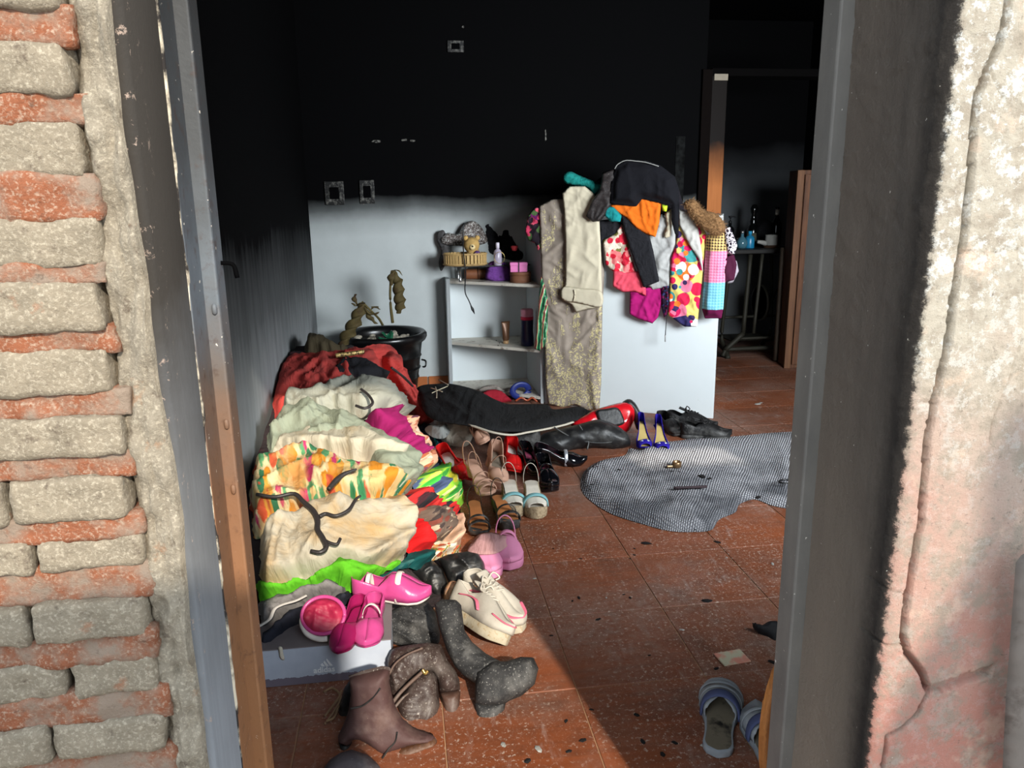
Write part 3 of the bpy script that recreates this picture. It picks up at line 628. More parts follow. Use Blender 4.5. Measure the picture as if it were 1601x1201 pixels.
G_('red_black_straps', 'red and black strappy garment right of the white blouse', [(628, 776), (646, 765), (664, 780), (690, 792), (722, 798), (716, 810), (690, 812), (664, 804), (640, 794)], floral('red_black_print', (190, 40, 40), [(40, 36, 40), (214, 60, 56), (60, 30, 36)], 24), .088, .014, -.3, .045, 22, step=.009)
G_('brown_print_scarf', 'brown and grey printed satin scarf in the pile', [(640, 792), (668, 792), (692, 800), (704, 812), (702, 840), (684, 850), (664, 850), (654, 824), (644, 808)], floral('brown_grey_print', (98, 82, 72), [(150, 128, 104), (60, 50, 48), (182, 164, 140), (120, 64, 54)], 30), .07, .014, -.7, .045, 23, step=.009)
G_('beige_slip', 'pink and beige satin slip at the right foot of the pile', [(698, 810), (712, 805), (722, 820), (722, 846), (714, 858), (696, 856), (694, 830)], fabric('beige_satin', (218, 178, 150), .9, dirt=(206, 96, 96), dscale=14), .065, .010, 1.2, .045, 24, step=.009)
G_('pattern_blouse', 'blouse in yellow and green leaf pattern right of the pile', [(648, 748), (664, 738), (680, 728), (694, 722), (702, 740), (714, 754), (726, 772), (726, 786), (716, 794), (698, 792), (680, 784), (662, 770), (652, 762)], floral('yellow_green_print', (150, 206, 60), [(70, 190, 70), (220, 200, 60), (66, 80, 110), (226, 212, 90), (60, 150, 60), (236, 226, 160)], 17, (.44, .5)), .085, .014, -.7, .05, 25, step=.009)
G_('flower_scarf', 'small cream scarf with tiny orange flowers above the black boot', [(664, 866), (680, 846), (698, 848), (718, 856), (722, 866), (694, 870), (676, 878)], floral('tiny_flower_print', (222, 206, 180), [(190, 90, 60), (110, 120, 60), (220, 160, 90)], 46), .06, .012, .2, .035, 26, step=.008)
G_('peach_lace', 'peach and copper lace strip beside the magenta top', [(616, 650), (636, 656), (660, 688), (672, 724), (668, 744), (652, 742), (640, 716), (626, 690)], floral('peach_lace_print', (206, 158, 130), [(150, 84, 56), (226, 196, 176), (176, 110, 84), (96, 54, 70)], 34), .07, .014, -.9, .04, 27, step=.009)
G_('indigo_scarf', 'dark indigo cloth strip between lace and red shoes', [(646, 668), (668, 662), (690, 676), (694, 712), (690, 738), (672, 742), (664, 716), (656, 690)], fabric('indigo_cloth', (52, 66, 84), dirt=(30, 26, 34)), .06, .014, -1.0, .05, 28, step=.010)
G_('turquoise_cloth', 'small turquoise cloth beside the red shoe', [(666, 700), (674, 690), (686, 686), (688, 700), (682, 718), (672, 716)], fabric('turquoise_cloth', (40, 160, 172)), .085, .010, -.6, .04, 29, step=.009)
# melted clothes hangers
m_melt = plain('melted_black_plastic', (50, 46, 46), .45, .4, var=.2, scale=60, bump=.4, bscale=120)
def hanger(name, label, branches, z=.125):
    t = None; allv, allf = [], []
    X0 = on_heap(np.array([branches[0][0][0]]))[0][0]
    t = empty(name, X0, label=label, cat='hanger')
    for nm, pts, r in [(b[2], b[0], b[1]) for b in branches]:
        X, N = on_heap(np.array(pts)); keep(tube(nm, X+N*z, r, m_melt, None, 40, 8), t)
    return t
hanger('clothes_hanger', 'black clothes hanger warped by heat on the white blouse', [([(412, 798), (440, 802), (468, 797), (482, 809), (498, 824), (504, 838), (504, 852), (512, 864), (516, 876), (508, 884), (494, 882)], [.006, .007, .009, .009, .008, .006], 'arm'), ([(507, 832), (516, 828), (532, 831), (548, 822), (558, 806), (564, 800)], [.007, .006, .006, .004], 'bar'), ([(520, 790), (532, 776), (544, 768), (562, 762)], [.008, .010, .008, .004], 'shoulder'), ([(503, 842), (504, 856), (516, 868), (527, 872), (532, 864)], [.006, .005, .005], 'hook')])
hanger('clothes_hanger', 'black hanger hook sticking out of the grey blouse', [([(560, 660), (574, 664), (582, 656), (578, 644), (568, 634)], .006, 'hook')], .115)
hanger('clothes_hanger', 'straight black hanger arm resting at top right of the grey blouse', [([(588, 596), (600, 606), (614, 617)], .006, 'arm')], .115)
# ================================================================== WHITE CABINET WITH CORNER SHELVES
m_white = plain('white_laminate', (204, 211, 213), .45, .4, var=.03, scale=6, bump=.03, dirt=(176, 178, 176), dscale=30, dthr=(.70, .76), k=1.0)
m_shelfd = plain('dusty_white_laminate', (206, 200, 188), .6, .3, var=.12, scale=12, dirt=(120, 104, 88), dscale=14, dthr=(.55, .68))
PA, PB = np.array([.862, 4.732]), np.array([1.790, 4.214])
UU = (PB-PA)/np.linalg.norm(PB-PA); NF = np.array([UU[1], -UU[0], 0.]); NF = NF if NF[1] < 0 else -NF
CT = 1.19
cab = empty('cabinet', (PA[0], PA[1], 0), label='white cabinet with a plain front panel, hung with clothes', cat='cabinet')
def cpris(name, poly, z0, z1, mat, bev=.002): return prism(name, [(x-PA[0], y-PA[1]) for x, y in poly], z0, z1, mat, cab, bev)
BK = [(2.0, 4.70), (.90, 5.30)]
ins = lambda p, d: (p[0]-NF[0]*d, p[1]-NF[1]*d)
cpris('front_panel', [tuple(PA), tuple(PB), ins(PB, .02), ins(PA, .02)], 0.0, CT, m_white)
cpris('body', [(PA[0]+.018, PA[1]+.014), (PB[0]-.012, PB[1]+.028), BK[0], (.862, 5.322), (.862, 4.76)], .004, CT-.022, m_white)
cpris('top', [(PA[0]-.004, PA[1]+.02), (PB[0]-.0, PB[1]+.022), BK[0], (.86, 5.324)], CT-.021, CT, m_white)
ZT, ZM = yp(780, 442, 4.95).z, yp(780, 541, 4.95).z
sh = empty('corner_shelf', (.285, 5.325, 0), label='white open corner shelf unit standing left of the cabinet', cat='shelf')
def spris(name, poly, z0, z1, mat, bev=.0015): return prism(name, [(x-.285, y-5.325) for x, y in poly], z0, z1, mat, sh, bev)
spris('side_panel', [(.272, 5.325), (.272, 5.165), (.296, 5.150), (.296, 5.325)], 0, ZT+.012, m_white)
spris('divider_panel', [(.838, 5.325), (.838, 4.752), (.856, 4.742), (.856, 5.325)], 0, CT-.03, m_white)
spris('back_panel', [(.297, 5.325), (.297, 5.308), (.837, 5.308), (.837, 5.325)], 0, ZT-.019, m_white)
tri = [(.298, 5.307), (.298, 5.160), (.836, 4.756), (.836, 5.307)]
for z in (ZT, ZM, .045): spris('shelf', tri, z-.019, z, m_shelfd)
# ---- things on the shelves
def on(px, py, z): return fl(px, py, z)
kS = 5.05/F
m_chrome = plain('chrome', (190, 190, 190), .25, .5, .9, bump=0)
m_blk = plain('black_plastic', (22, 22, 24), .35, .4, bump=0)
tz = ZT+.105
tr = empty('display_tray', (.52, 5.13, ZT), label='small black tray on chrome legs on the top shelf', cat='tray')
box('tray_top', (-.20, -.11, .098), (.30, .12, .106), m_blk, tr, .002)
for x, y in ((-.16, -.08), (.25, -.08), (-.16, .10), (.25, .10)): lathe('leg', [(.009, 0.001), (.011, .004), (.009, .012), (.009, .098)], m_chrome, tr, 12, (x, y, 0))
# wicker basket
b0 = yp(727, 397, 5.08); b0.z = tz+.001
bk = empty('wicker_basket', b0, label='oval wooden slat basket on the black tray', cat='basket')
m_wick = plain('wicker', (190, 158, 104), .7, var=.25, scale=60, dirt=(92, 66, 40), dscale=30)
lathe('base', [(.001, 0), (.135, 0), (.137, .008), (.001, .008)], m_wick, bk, 30, None, True, 1, .62)
sv = boxd('stave', (-.0095, -.003, 0), (.0095, .003, .078), .0015, 1); sv.materials.append(m_wick)
for k in range(34):
    a = 2*pi*k/34; o = bpy.data.objects.new('stave', sv); COL.objects.link(o); o.parent = bk; o.location = (.138*cos(a), .086*sin(a), .004); o.rotation_euler = (0, 0, a+pi/2)
for z in (.074, .010): tube('rim', [(.142*cos(t), .090*sin(t), z) for t in np.linspace(0, 2*pi, 25)], .0055, m_wick, bk, 60, 6)
# plush toy sitting in the basket
ps = empty('plush_toy', b0+Vector((.045, 0, .06)), label='small yellow plush toy sitting in the wooden basket', cat='toy')
m_plush = plain('yellow_plush', (196, 160, 98), .95, var=.3, scale=40, bump=.8, bscale=300)
sph = lambda r, n=9: [(max(r*sin(pi*i/n), .0008), -r*cos(pi*i/n)) for i in range(n+1)]
lathe('head', sph(.052), m_plush, ps, 20, (0, 0, .07)); lathe('body', sph(.045), m_plush, ps, 18, (.01, 0, .01))
for sx in (-1, 1): lathe('ear', sph(.018), m_plush, ps, 12, (sx*.038, 0, .115))
lathe('muzzle', sph(.02), plain('plush_pale', (222, 200, 150), .95), ps, 12, (0, -.045, .06)); lathe('nose', sph(.006), m_blk, ps, 8, (0, -.065, .065))
lathe('paw', sph(.022), plain('purple_cloth', (84, 56, 110)), ps, 12, (.03, -.045, .015))
def wrapm():
    n = NT('crumpled_cellophane', .2, .6); v = n.co('UV'); a = n.noise(n.mp(v, (3, 3, 1)), 30, 5, .7, 1.0)
    n.bump(a, .9, .01); return n.done(n.ramp(a, [(.3, c8(40, 34, 36)), (.5, c8(110, 98, 92)), (.62, c8(220, 218, 214))]))
m_wrap = wrapm()
PS = lambda Y: (on_plane((0, Y, 0), (0, -1, .15)))
garment('cellophane_wrap', 'crumpled clear gift wrap bunched over the wooden basket', 'wrapping', [(690, 372), (700, 364), (716, 366), (724, 352), (738, 345), (750, 352), (758, 364), (762, 378), (744, 384), (716, 384), (694, 382)], PS(5.10), m_wrap, .015, .03, .5, .05, 31, step=.010, thick=.002, tuck=.02, sink=.005)
garment('grey_tulle', 'grey torn tulle hanging off the left end of the shelf', 'cloth', [(684, 364), (694, 360), (700, 376), (704, 396), (698, 410), (690, 424), (686, 410), (690, 392), (684, 378)], PS(5.12), fabric('grey_tulle', (92, 90, 90), dirt=(40, 38, 40), dscale=30), .012, .02, 1.3, .03, 32, step=.010, thick=.002)
tg = tube('tassel_necklace', [yp(725, 349, 4.96), yp(724, 372, 4.95), yp(725, 398, 4.97), yp(728, 425, 4.98), yp(727, 455, 4.99), yp(733, 470, 4.99), yp(737, 479, 4.99)], .004, m_blk, None, 50, 8); tag(tg, 'thin black cord with a tassel dangling in front of the shelves', 'cord')
tg2 = tube('tassel', [yp(736, 478, 4.99), yp(739, 484, 4.99), yp(742, 491, 4.99)], [.004, .010, .002], m_blk, tg, 12, 8)
pillow('black_hat', [(750, 346), (758, 340), (768, 352), (776, 362), (786, 356), (798, 362), (804, 376), (812, 390), (818, 396), (816, 406), (800, 408), (780, 402), (764, 396), (760, 380)], (0, 5.17, 0), (0, -1, .2), plain('black_fluff', (26, 25, 28), .95, var=.4, scale=50, bump=.7), .05, .03, None, .02, .04, .3, 33, .009, 'black crumpled hat with ragged edge lying on the tray', 'hat')
def bottle(name, label, prof, loc, mats, capz=None, cap=None, segs=22):
    t = empty(name, loc, label=label, cat='bottle'); lathe('body', prof, mats, t, segs)
    if cap: lathe('cap', cap[0], cap[1], t, segs)
    return t
m_lil = NT('lilac_clear_plastic', .15, .5); m_lil.set('Transmission Weight', .35); m_lil = m_lil.done(c8(196, 186, 206))
p = yp(778, 388, 5.02); p.z = tz
bottle('spray_bottle', 'small clear lilac spray bottle standing on the tray', [(.001, 0), (.024, 0), (.026, .004), (.026, .085), (.018, .10), (.010, .106), (.010, .118)], p, m_lil, cap=([(.012, .112), (.012, .145), (.009, .148), (.001, .148)], plain('lilac_cap', (206, 200, 214), .3, bump=0)))
rs = empty('artificial_rose', yp(804, 388, 5.0), label='dark red artificial rose at the right end of the tray', cat='flower')
m_rose = plain('rose_red', (140, 36, 40), .8, var=.25)
for k in range(9):
    a = k*2.4; r = .006+.0022*k; v = [(r*cos(a+t)*(.6+.5*s), r*sin(a+t)*.7*(.6+.5*s), -.014+.03*s-.004*abs(t)) for s in np.linspace(0, 1, 4) for t in np.linspace(-1.1, 1.1, 6)]
    o = mesh('petal', v, [(i*6+j, i*6+j+1, (i+1)*6+j+1, (i+1)*6+j) for i in range(3) for j in range(5)], m_rose, rs); md = o.modifiers.new('t', 'SOLIDIFY'); md.thickness = .0015
lathe('calyx', [(.001, -.02), (.008, -.016), (.010, -.010), (.004, -.004)], plain('calyx_green', (50, 60, 36)), rs, 10)
# brown rolled leather, purple bag, boxes on the top shelf
q = on(722, 424, ZT); rl = empty('leather_roll', (.40, 5.20, ZT+.0365), rot=(0, 0, -.06), label='rolled brown leather wallet lying beneath the tray', cat='wallet')
v, f = tubed([(0, 0, 0), (.09, 0, 0), (.19, .0, .004)], [.034, .036, .034], 12, 16); mesh('roll', v, f, plain('brown_leather', (120, 74, 48), .5, var=.2), rl)
tube('strap', [(.09, .037*cos(t), .002+.037*sin(t)) for t in np.linspace(0, 2*pi, 13)], .004, plain('brown_leather_dark', (74, 44, 30), .5), rl, 30, 6)
garment('grey_ribbon', 'pale grey ribbon scrap on the top shelf beside purple pouch', 'cloth', [(728, 434), (736, 430), (748, 426), (754, 420), (760, 424), (757, 434), (744, 437)], on_flat(ZT+.008), fabric('grey_ribbon', (150, 154, 156)), .012, .012, .4, .03, 34, step=.008, thick=.002)
q = yp(778, 430, 4.965); pu = empty('purple_pouch', (q.x, q.y+.04, ZT), label='purple zipped pouch with a pale lavender front pocket', cat='pouch')
m_pur, m_lav = fabric('purple_pouch_cloth', (108, 62, 136), dirt=(60, 44, 60), dscale=20), fabric('lavender_cloth', (158, 110, 206), .95)
keep(pillow('body', [(760, 436), (760, 424), (764, 412), (772, 408), (786, 410), (796, 416), (799, 428), (797, 439), (780, 442)], (q.x, q.y+.035, 0), (-.1, -1, .1), m_pur, .045, .03, None, .008, .03, .2, 35), pu)
keep(pillow('front_pocket', [(760, 437), (761, 430), (766, 427), (776, 429), (790, 427), (793, 434), (788, 441), (772, 442)], (q.x, q.y-.012, 0), (-.1, -1, .2), m_lav, .02, .015, None, .004, .03, .2, 36), pu)
hp = [yp(781+8*cos(t), 403+9*sin(t), 4.93) for t in np.linspace(0, 2*pi, 19)]
tag(tube('hoop_earring', hp, .0022, plain('dull_gold', (150, 130, 84), .3, .5, .8, bump=0), None, 40, 6), 'thin gold hoop earring leaning above the purple pouch', 'earring')
q = on(815, 442, ZT); rb = empty('round_box', (q.x, q.y+.035, ZT), label='round brown cardboard box under the pink parcel', cat='box')
m_card = plain('brown_card', (116, 76, 54), .7, var=.15)
lathe('box', [(.001, 0), (.066, 0), (.068, .002), (.068, .05)], m_card, rb, 30); lathe('lid', [(.070, .046), (.070, .066), (.068, .068), (.001, .068)], m_card, rb, 30)
pk = empty('gift_box', (q.x-.012, q.y+.03, ZT+.0685), rot=(0, 0, -.1), label='metallic pink gift box with a dark ribbon on top of the round box', cat='box')
m_pk = plain('pink_foil', (214, 120, 176), .3, .5, .2, bump=.05)
box('carton', (-.055, -.035, 0), (.055, .035, .058), m_pk, pk, .003); box('lid', (-.057, -.037, .040), (.057, .037, .062), m_pk, pk, .003)
box('ribbon', (-.005, -.0385, -.0), (.004, .0385, .0635), plain('dark_ribbon', (70, 40, 60), .4), pk, .001)
# middle shelf
q = on(791, 537, ZM); tb = empty('cream_tube', (q.x, q.y, ZM), rot=(0, 0, .3), label='brown cosmetic cream tube standing on its cap', cat='tube')
m_tb = plain('bronze_plastic', (98, 68, 48), .35, .4, .3, bump=0)
rings = [[(w*cos(a), d*sin(a), z) for a in np.linspace(0, 2*pi, 20, endpoint=False)] for z, w, d in ((.022, .019, .019), (.03, .022, .021), (.09, .026, .014), (.135, .030, .005), (.150, .031, .0018))]
loft('body', rings, m_tb, tb); lathe('cap', [(.001, 0), (.018, 0), (.020, .003), (.020, .022), (.001, .022)], plain('tan_cap', (170, 136, 96), .4), tb, 20)
q = on(825, 541, ZM)
t = bottle('water_bottle', 'dark navy bottle with a pink and rose striped cap', [(.001, 0), (.040, 0), (.042, .004), (.043, .05), (.040, .10), (.042, .17), (.040, .176)], (q.x, q.y+.02, ZM), plain('navy_plastic', (24, 30, 66), .3, .5, bump=0), cap=([(.0405, .176), (.0415, .178), (.0415, .236), (.036, .243), (.001, .243)], plain('pink_cap', (226, 150, 170), .4, bump=0)))
lathe('cap_band', [(.0425, .172), (.0425, .194), (.0415, .194)], plain('rose_band', (220, 50, 84), .4, bump=0), t, 22)
for k, (px, py) in enumerate([(776, 533), (781, 537), (779, 541), (786, 536)]):
    q = on(px, py, ZM); tag(lathe('crumb', [(.001, 0), (.004, .001), (.0035, .004), (.001, .005)], m_blk, None, 7, (q.x, q.y, ZM)), 'tiny charred crumb lying beside the cream tube', 'debris', 'charred crumbs on the middle shelf')
# bottom of the shelf: blue belt roll, red and grey bits
q = yp(814, 611, 4.86)
tag(tube('blue_roll', [(q.x+.055*cos(t), q.y+.012*cos(t), q.z+.042*sin(t)) for t in np.linspace(0, 2*pi*.98, 22)], .021, plain('blue_tape', (26, 42, 112), .4, .4), None, 50, 12, .45, (0, 1, .2)), 'coiled royal blue belt standing at the foot of the shelf', 'belt')
pillow('red_purse', [(752, 618), (762, 610), (780, 610), (792, 618), (800, 628), (780, 632), (760, 628)], (0, 4.85, 0), (0, -1, .5), fabric('dull_red_cloth', (160, 36, 50)), .04, .03, None, .01, .03, .2, 37, .009, 'crushed dull red purse behind the black cloth', 'purse')
pillow('grey_scarf', [(748, 612), (756, 604), (774, 602), (786, 608), (796, 606), (806, 612), (804, 622), (790, 618), (770, 612)], (0, 4.95, 0), (0, -1, .5), fabric('grey_fur', (150, 140, 132), dirt=(90, 80, 76), dscale=40), .03, .02, None, .015, .025, .4, 38, .009, 'fuzzy grey scarf bunched at the foot of the shelf', 'scarf')
tube_o = tube('sunglasses', [yp(806, 627, 4.72), yp(815, 622, 4.74), yp(824, 626, 4.74), yp(832, 622, 4.74), yp(840, 628, 4.73)], .007, plain('amber_plastic', (150, 66, 36), .25, .5, bump=0), None, 30, 8); tag(tube_o, 'amber plastic sunglasses frame beneath the blue belt', 'glasses')
# ---- black plant pot with dried leaves
pc = yp(598, 516, 4.90); PR = 68*4.98/F*1.0
pot = empty('plant_pot', (pc.x, 4.99, 0), label='large round black plastic pot in the corner with a dead plant', cat='pot')
m_pot = plain('glossy_black_pot', (14, 14, 15), .28, .5, var=.1, bump=.05, dirt=(52, 50, 48), dscale=12, dthr=(.62, .8)); rz = yp(598, 520, 4.99).z
lathe('body', [(.001, 0), (.185, 0), (.195, .01), (.215, rz*.35), (.222, rz*.36), (.218, rz*.38), (.236, rz*.66), (.243, rz*.67), (.238, rz*.69), (.250, rz*.86), (PR*.97, rz*.90), (PR, rz*.94), (PR*1.0, rz*.98), (PR*.96, rz*1.01), (PR*.88, rz), (PR*.84, rz*.93), (PR*.82, rz*.8)], m_pot, pot, 48)
lathe('soil', [(PR*.85, rz*.84), (PR*.6, rz*.90), (.05, rz*.93), (.001, rz*.93)], plain('dry_soil', (60, 54, 46), .95, var=.4, scale=60, bump=.9), pot, 30)
for r_ in ((.225, rz*.5),): tube('rib', [(r_[0]*1.02*cos(t), r_[0]*1.02*sin(t), r_[1]) for t in np.linspace(0, 2*pi, 25)], .005, m_pot, pot, 60, 6)
tube('handle', [(.24, -.06, rz*.62), (.265, -.07, rz*.60), (.262, -.08, rz*.53), (.245, -.07, rz*.52)], .006, m_pot, pot, 16, 6)
m_peb = plain('pale_pebble', (176, 168, 152), .85, var=.2, dirt=(90, 80, 66), dscale=30)
for k in range(26):
    a = rnd.uniform(pi*1.0, pi*2.0) if k < 18 else rnd.uniform(0, pi); r = rnd.uniform(.08, .19); s_ = rnd.uniform(.012, .026)
    o = lathe('pebble', sph(s_, 6), m_peb, pot, 9, (r*cos(a), r*sin(a), rz*.92+s_*.3)); o.scale = (1.3, .9, .6); o.rotation_euler = (rnd.uniform(-.5, .5), rnd.uniform(-.5, .5), rnd.uniform(0, 3))
m_grn = plain('green_glass', (30, 92, 66), .15, .6, bump=0)
for k, (dx, dz) in enumerate([(.02, .0), (.045, .01), (.06, -.005), (.035, .025), (.01, .012)]):
    o = prism('glass_shard', [(0, 0), (.022, .004), (.026, .016), (.006, .014)], 0, .045+.01*(k % 3), m_grn, pot); o.location = (dx, -.12-.012*k, rz*.93+dz); o.rotation_euler = (.3*k, .2, k*1.3)
pl = empty('dead_plant', (pot.location.x, pot.location.y, rz*.92), label='dead plant with curled brown leaves drooping over the black pot', cat='plant')
m_dry = plain('dry_leaf', (88, 76, 44), .75, .3, var=.35, scale=25, dirt=(58, 40, 22), dscale=10, dthr=(.5, .65))
m_stem = plain('dry_stem', (96, 84, 46), .7, var=.2)
def W2L(px, py, dy): q = yp(px, py, pot.location.y+dy); return q-pl.location
tube('stem', [W2L(614, 505, -.05), W2L(611, 480, -.05), W2L(610, 455, -.05), W2L(612, 432, -.05), W2L(617, 424, -.05)], [.010, .008, .007, .006], m_stem, pl, 20, 8)
def curl(pts, rads, dy, tw=5.0, n=46, segs=12):
    """a long leaf rolled up on itself like a cord"""
    P = spline([W2L(a, b, dy) for a, b in pts], n); R_ = np.interp(np.linspace(0, 1, n), np.linspace(0, 1, len(rads)), rads); v, f = [], []
    for i in range(n):
        for k in range(segs):
            a = 2*pi*k/segs; r = R_[i]*(1+.28*cos(2*a+tw*2*pi*i/n)); v.append((P[i][0]+r*cos(a), P[i][1]+r*sin(a)*.8, P[i][2]+.25*r*sin(a+tw*2*pi*i/n)))
    for i in range(n-1):
        for k in range(segs): a, b = i*segs+k, i*segs+(k+1) % segs; f.append((a, b, b+segs, a+segs))
    f.append(tuple(range(segs))); f.append(tuple((n-1)*segs+k for k in range(segs))); return mesh('leaf', v, f, m_dry, pl)
curl([(616, 424), (622, 440), (624, 460), (626, 478), (623, 490)], [.010, .030, .032, .032, .012], -.05)
curl([(615, 423), (612, 434), (612, 446)], [.012, .022, .008], -.09, 2)
curl([(566, 474), (561, 490), (553, 508), (544, 524), (536, 540)], [.016, .036, .040, .040, .026], -.24, 4)
curl([(556, 460), (554, 468), (560, 478)], [.006, .014, .006], -.22, 2)
curl([(566, 474), (574, 486), (584, 492), (592, 488)], [.010, .014, .018, .004], -.2, 2)
curl([(572, 486), (578, 496), (588, 506)], [.012, .018, .010], -.18, 2)
curl([(580, 484), (586, 480), (594, 484)], [.004, .018, .004], -.15, 2)
curl([(550, 474), (558, 478), (566, 474)], [.004, .016, .008], -.22, 2)
tube('stem', [W2L(566, 472, -.22), W2L(580, 486, -.2), W2L(592, 498, -.14), W2L(598, 508, -.08)], [.006, .007, .008], m_stem, pl, 20, 8)
curl([(618, 422), (624, 424), (629, 431)], [.006, .008, .001], -.06, 1)
# ================================================================== CLOTHES HUNG OVER THE CABINET
def cabplane(off): return on_plane((PA[0]+NF[0]*off, PA[1]+NF[1]*off, 0), NF)
def Hg(name, label, poly, mat, lay, amp=.010, ang=1.57, wl=.06, seed=1, cat='garment', step=.009, tuck=.010, dome=.006, **kw):
    return garment(name, label, cat, poly, cabplane(lay), mat, .004, amp, ang, wl, seed, step=step, tuck=tuck, dome=dome, sink=.0, thick=.003, smooth=False, **kw)
pillow('folded_clothes', [(850, 330), (880, 300), (920, 290), (950, 270), (985, 258), (1030, 262), (1056, 282), (1070, 320), (1100, 345), (1090, 340), (980, 334), (880, 332)], (PA[0]-NF[0]*.16, PA[1]-NF[1]*.16, 0), NF, fabric('dark_folded_cloth', (38, 34, 40)), .13, .12, None, .03, .08, .2, 40, .014, 'dark bundle of folded clothes heaped on top of the cabinet', 'clothes')
def rosesm(): return floral('rose_green_print', (34, 26, 34), [(196, 60, 92), (70, 96, 56), (40, 30, 40), (216, 92, 112), (110, 30, 96)], 16, (.42, .5))
Hg('rose_print_scarf', 'dark scarf with pink roses and green leaves at left of the lace dress', [(821, 362), (825, 338), (836, 323), (848, 322), (852, 350), (850, 384), (841, 392), (836, 380), (826, 376)], rosesm(), .015, .014, 1.2, .05, 41)
def lacem():
    n = NT('gold_lace_tulle', .7, .3); v = n.co('UV'); z = n.sep(v, 1); zz = n.sep(n.pos(), 2)
    b = n.mix(n.noise(v, 18, 3), c8(128, 116, 104), c8(162, 150, 138))
    d = n.vor(n.mix(.05, v, n.noise(v, 30, 2, .5, 0, True), 'ADD'), 75, 'F1'); leaf = n.ramp(d, [(0, (1, 1, 1)), (.42, (1, 1, 1)), (.50, (0, 0, 0))])
    # embroidery: dense towards the hem, in upright sprigs higher up
    spr = n.noise(n.mp(v, (9, 2.6, 1)), 1.7, 3, .6); thr = n.math('SUBTRACT', spr, n.map(zz, .05, .55, -.26, .035)); m = n.math('MULTIPLY', leaf, n.mask(thr, .50, .56))
    col = n.mix(m, b, n.mix(n.noise(v, 160, 2), c8(150, 134, 86), c8(226, 214, 168))); n.bump(n.math('MULTIPLY', m, 1.0), .5, .006); return n.done(col)
Hg('lace_dress', 'long taupe tulle dress with gold leaf embroidery hanging to the floor', [(843, 322), (862, 312), (900, 310), (932, 326), (942, 380), (945, 430), (942, 480), (941, 540), (940, 600), (937, 640), (918, 642), (900, 633), (878, 637), (857, 632), (853, 600), (852, 560), (850, 500), (847, 440), (845, 380)], lacem(), .03, .020, 1.57, .09, 42, step=.011)
def satin():
    n = NT('green_satin', .3, .5); v = n.co('UV'); a = n.wave(n.mp(v, (1, .35, 1), (0, 0, .35)), 9, 6, 'X', 3); n.bump(a, .3, .01)
    return n.done(n.ramp(a, [(0, c8(20, 60, 44)), (.35, c8(46, 130, 84)), (.6, c8(120, 190, 140)), (.8, c8(206, 120, 96)), (1, c8(60, 40, 44))]))
Hg('green_satin_scarf', 'shiny green patterned satin scarf hanging beside the shelf', [(846, 432), (853, 450), (857, 472), (856, 520), (852, 540), (844, 549), (834, 545), (839, 512), (840, 484), (843, 456)], satin(), .055, .012, 1.57, .03, 43)
m_crm = fabric('cream_wool', (206, 196, 172), .95, var=.05, st=.08)
o = Hg('cream_trousers', 'cream dress trousers hanging folded over the lace dress', [(879, 302), (890, 291), (914, 291), (930, 304), (937, 340), (940, 400), (941, 456), (938, 481), (918, 484), (900, 489), (893, 476), (880, 470), (884, 440), (884, 380), (882, 330)], m_crm, .075, .012, 1.57, .09, 44)
keep(garment('cuff', None, None, [(880, 449), (910, 451), (940, 456), (939, 480), (905, 474), (880, 469)], cabplane(.092), m_crm, .004, .003, 1.57, .08, 45, tuck=.006, dome=.006, sink=0, thick=.003), o)
q = cabplane(.108)(np.array([(898, 453), (899, 461), (897, 471)]))[0]; keep(tube('belt_loop', q, .004, m_crm, None, 10, 6), o)
pillow('teal_towel', [(882, 272), (892, 268), (907, 275), (937, 287), (937, 296), (928, 303), (917, 293), (885, 287)], (PA[0]+NF[0]*.03, PA[1]+NF[1]*.03, 0), NF, fabric('teal_towel', (36, 150, 142), .95, var=.2), .035, .03, None, .012, .04, .3, 46, .008, 'rolled teal towel lying on top of the cream trousers', 'towel')
Hg('black_cardigan', 'black cloth hanging between cream trousers and red print', [(936, 345), (960, 342), (974, 350), (966, 366), (944, 374), (938, 384)], m_blackcl, .06, .010, 1.4, .05, 47)
Hg('red_floral_dress', 'red and cream flower print dress hanging at left of coral shorts', [(942, 376), (960, 366), (972, 350), (982, 380), (994, 426), (982, 436), (962, 428), (947, 414)], floral('red_cream_print', (216, 196, 176), [(206, 40, 62), (226, 210, 190), (196, 26, 50), (230, 120, 120), (120, 116, 60)], 15, (.46, .52)), .068, .012, 1.2, .05, 48)
Hg('coral_shorts', 'coral pink frilled shorts below the red print dress', [(959, 422), (980, 426), (1000, 424), (1010, 452), (1010, 463), (992, 456), (974, 457), (958, 448)], fabric('coral_cloth', (232, 84, 104), .95, st=.18), .078, .014, .2, .04, 49)
Hg('magenta_skirt', 'magenta pleated skirt, lowest bright pink piece on the cabinet', [(985, 456), (1007, 450), (1032, 446), (1037, 464), (1029, 496), (1020, 506), (996, 498), (984, 491)], fabric('hot_magenta', (176, 28, 112), .95, st=.18), .06, .016, 1.0, .05, 50)
Hg('grey_shorts', 'light grey soft shorts hanging right of the black leggings', [(1014, 366), (1034, 334), (1056, 356), (1058, 382), (1049, 402), (1048, 448), (1020, 453), (1008, 440), (1012, 400)], fabric('light_grey_cloth', (178, 178, 176), .95, st=.18), .07, .016, 1.5, .06, 51)
Hg('black_leggings', 'black leggings leg hanging diagonally across the front', [(968, 330), (984, 338), (1015, 367), (1021, 390), (1031, 440), (1006, 450), (999, 430), (986, 394), (976, 360)], m_blackcl, .105, .006, 1.2, .10, 52)
m_org = fabric('orange_cloth', (230, 112, 30), .95, var=.1, st=.18)
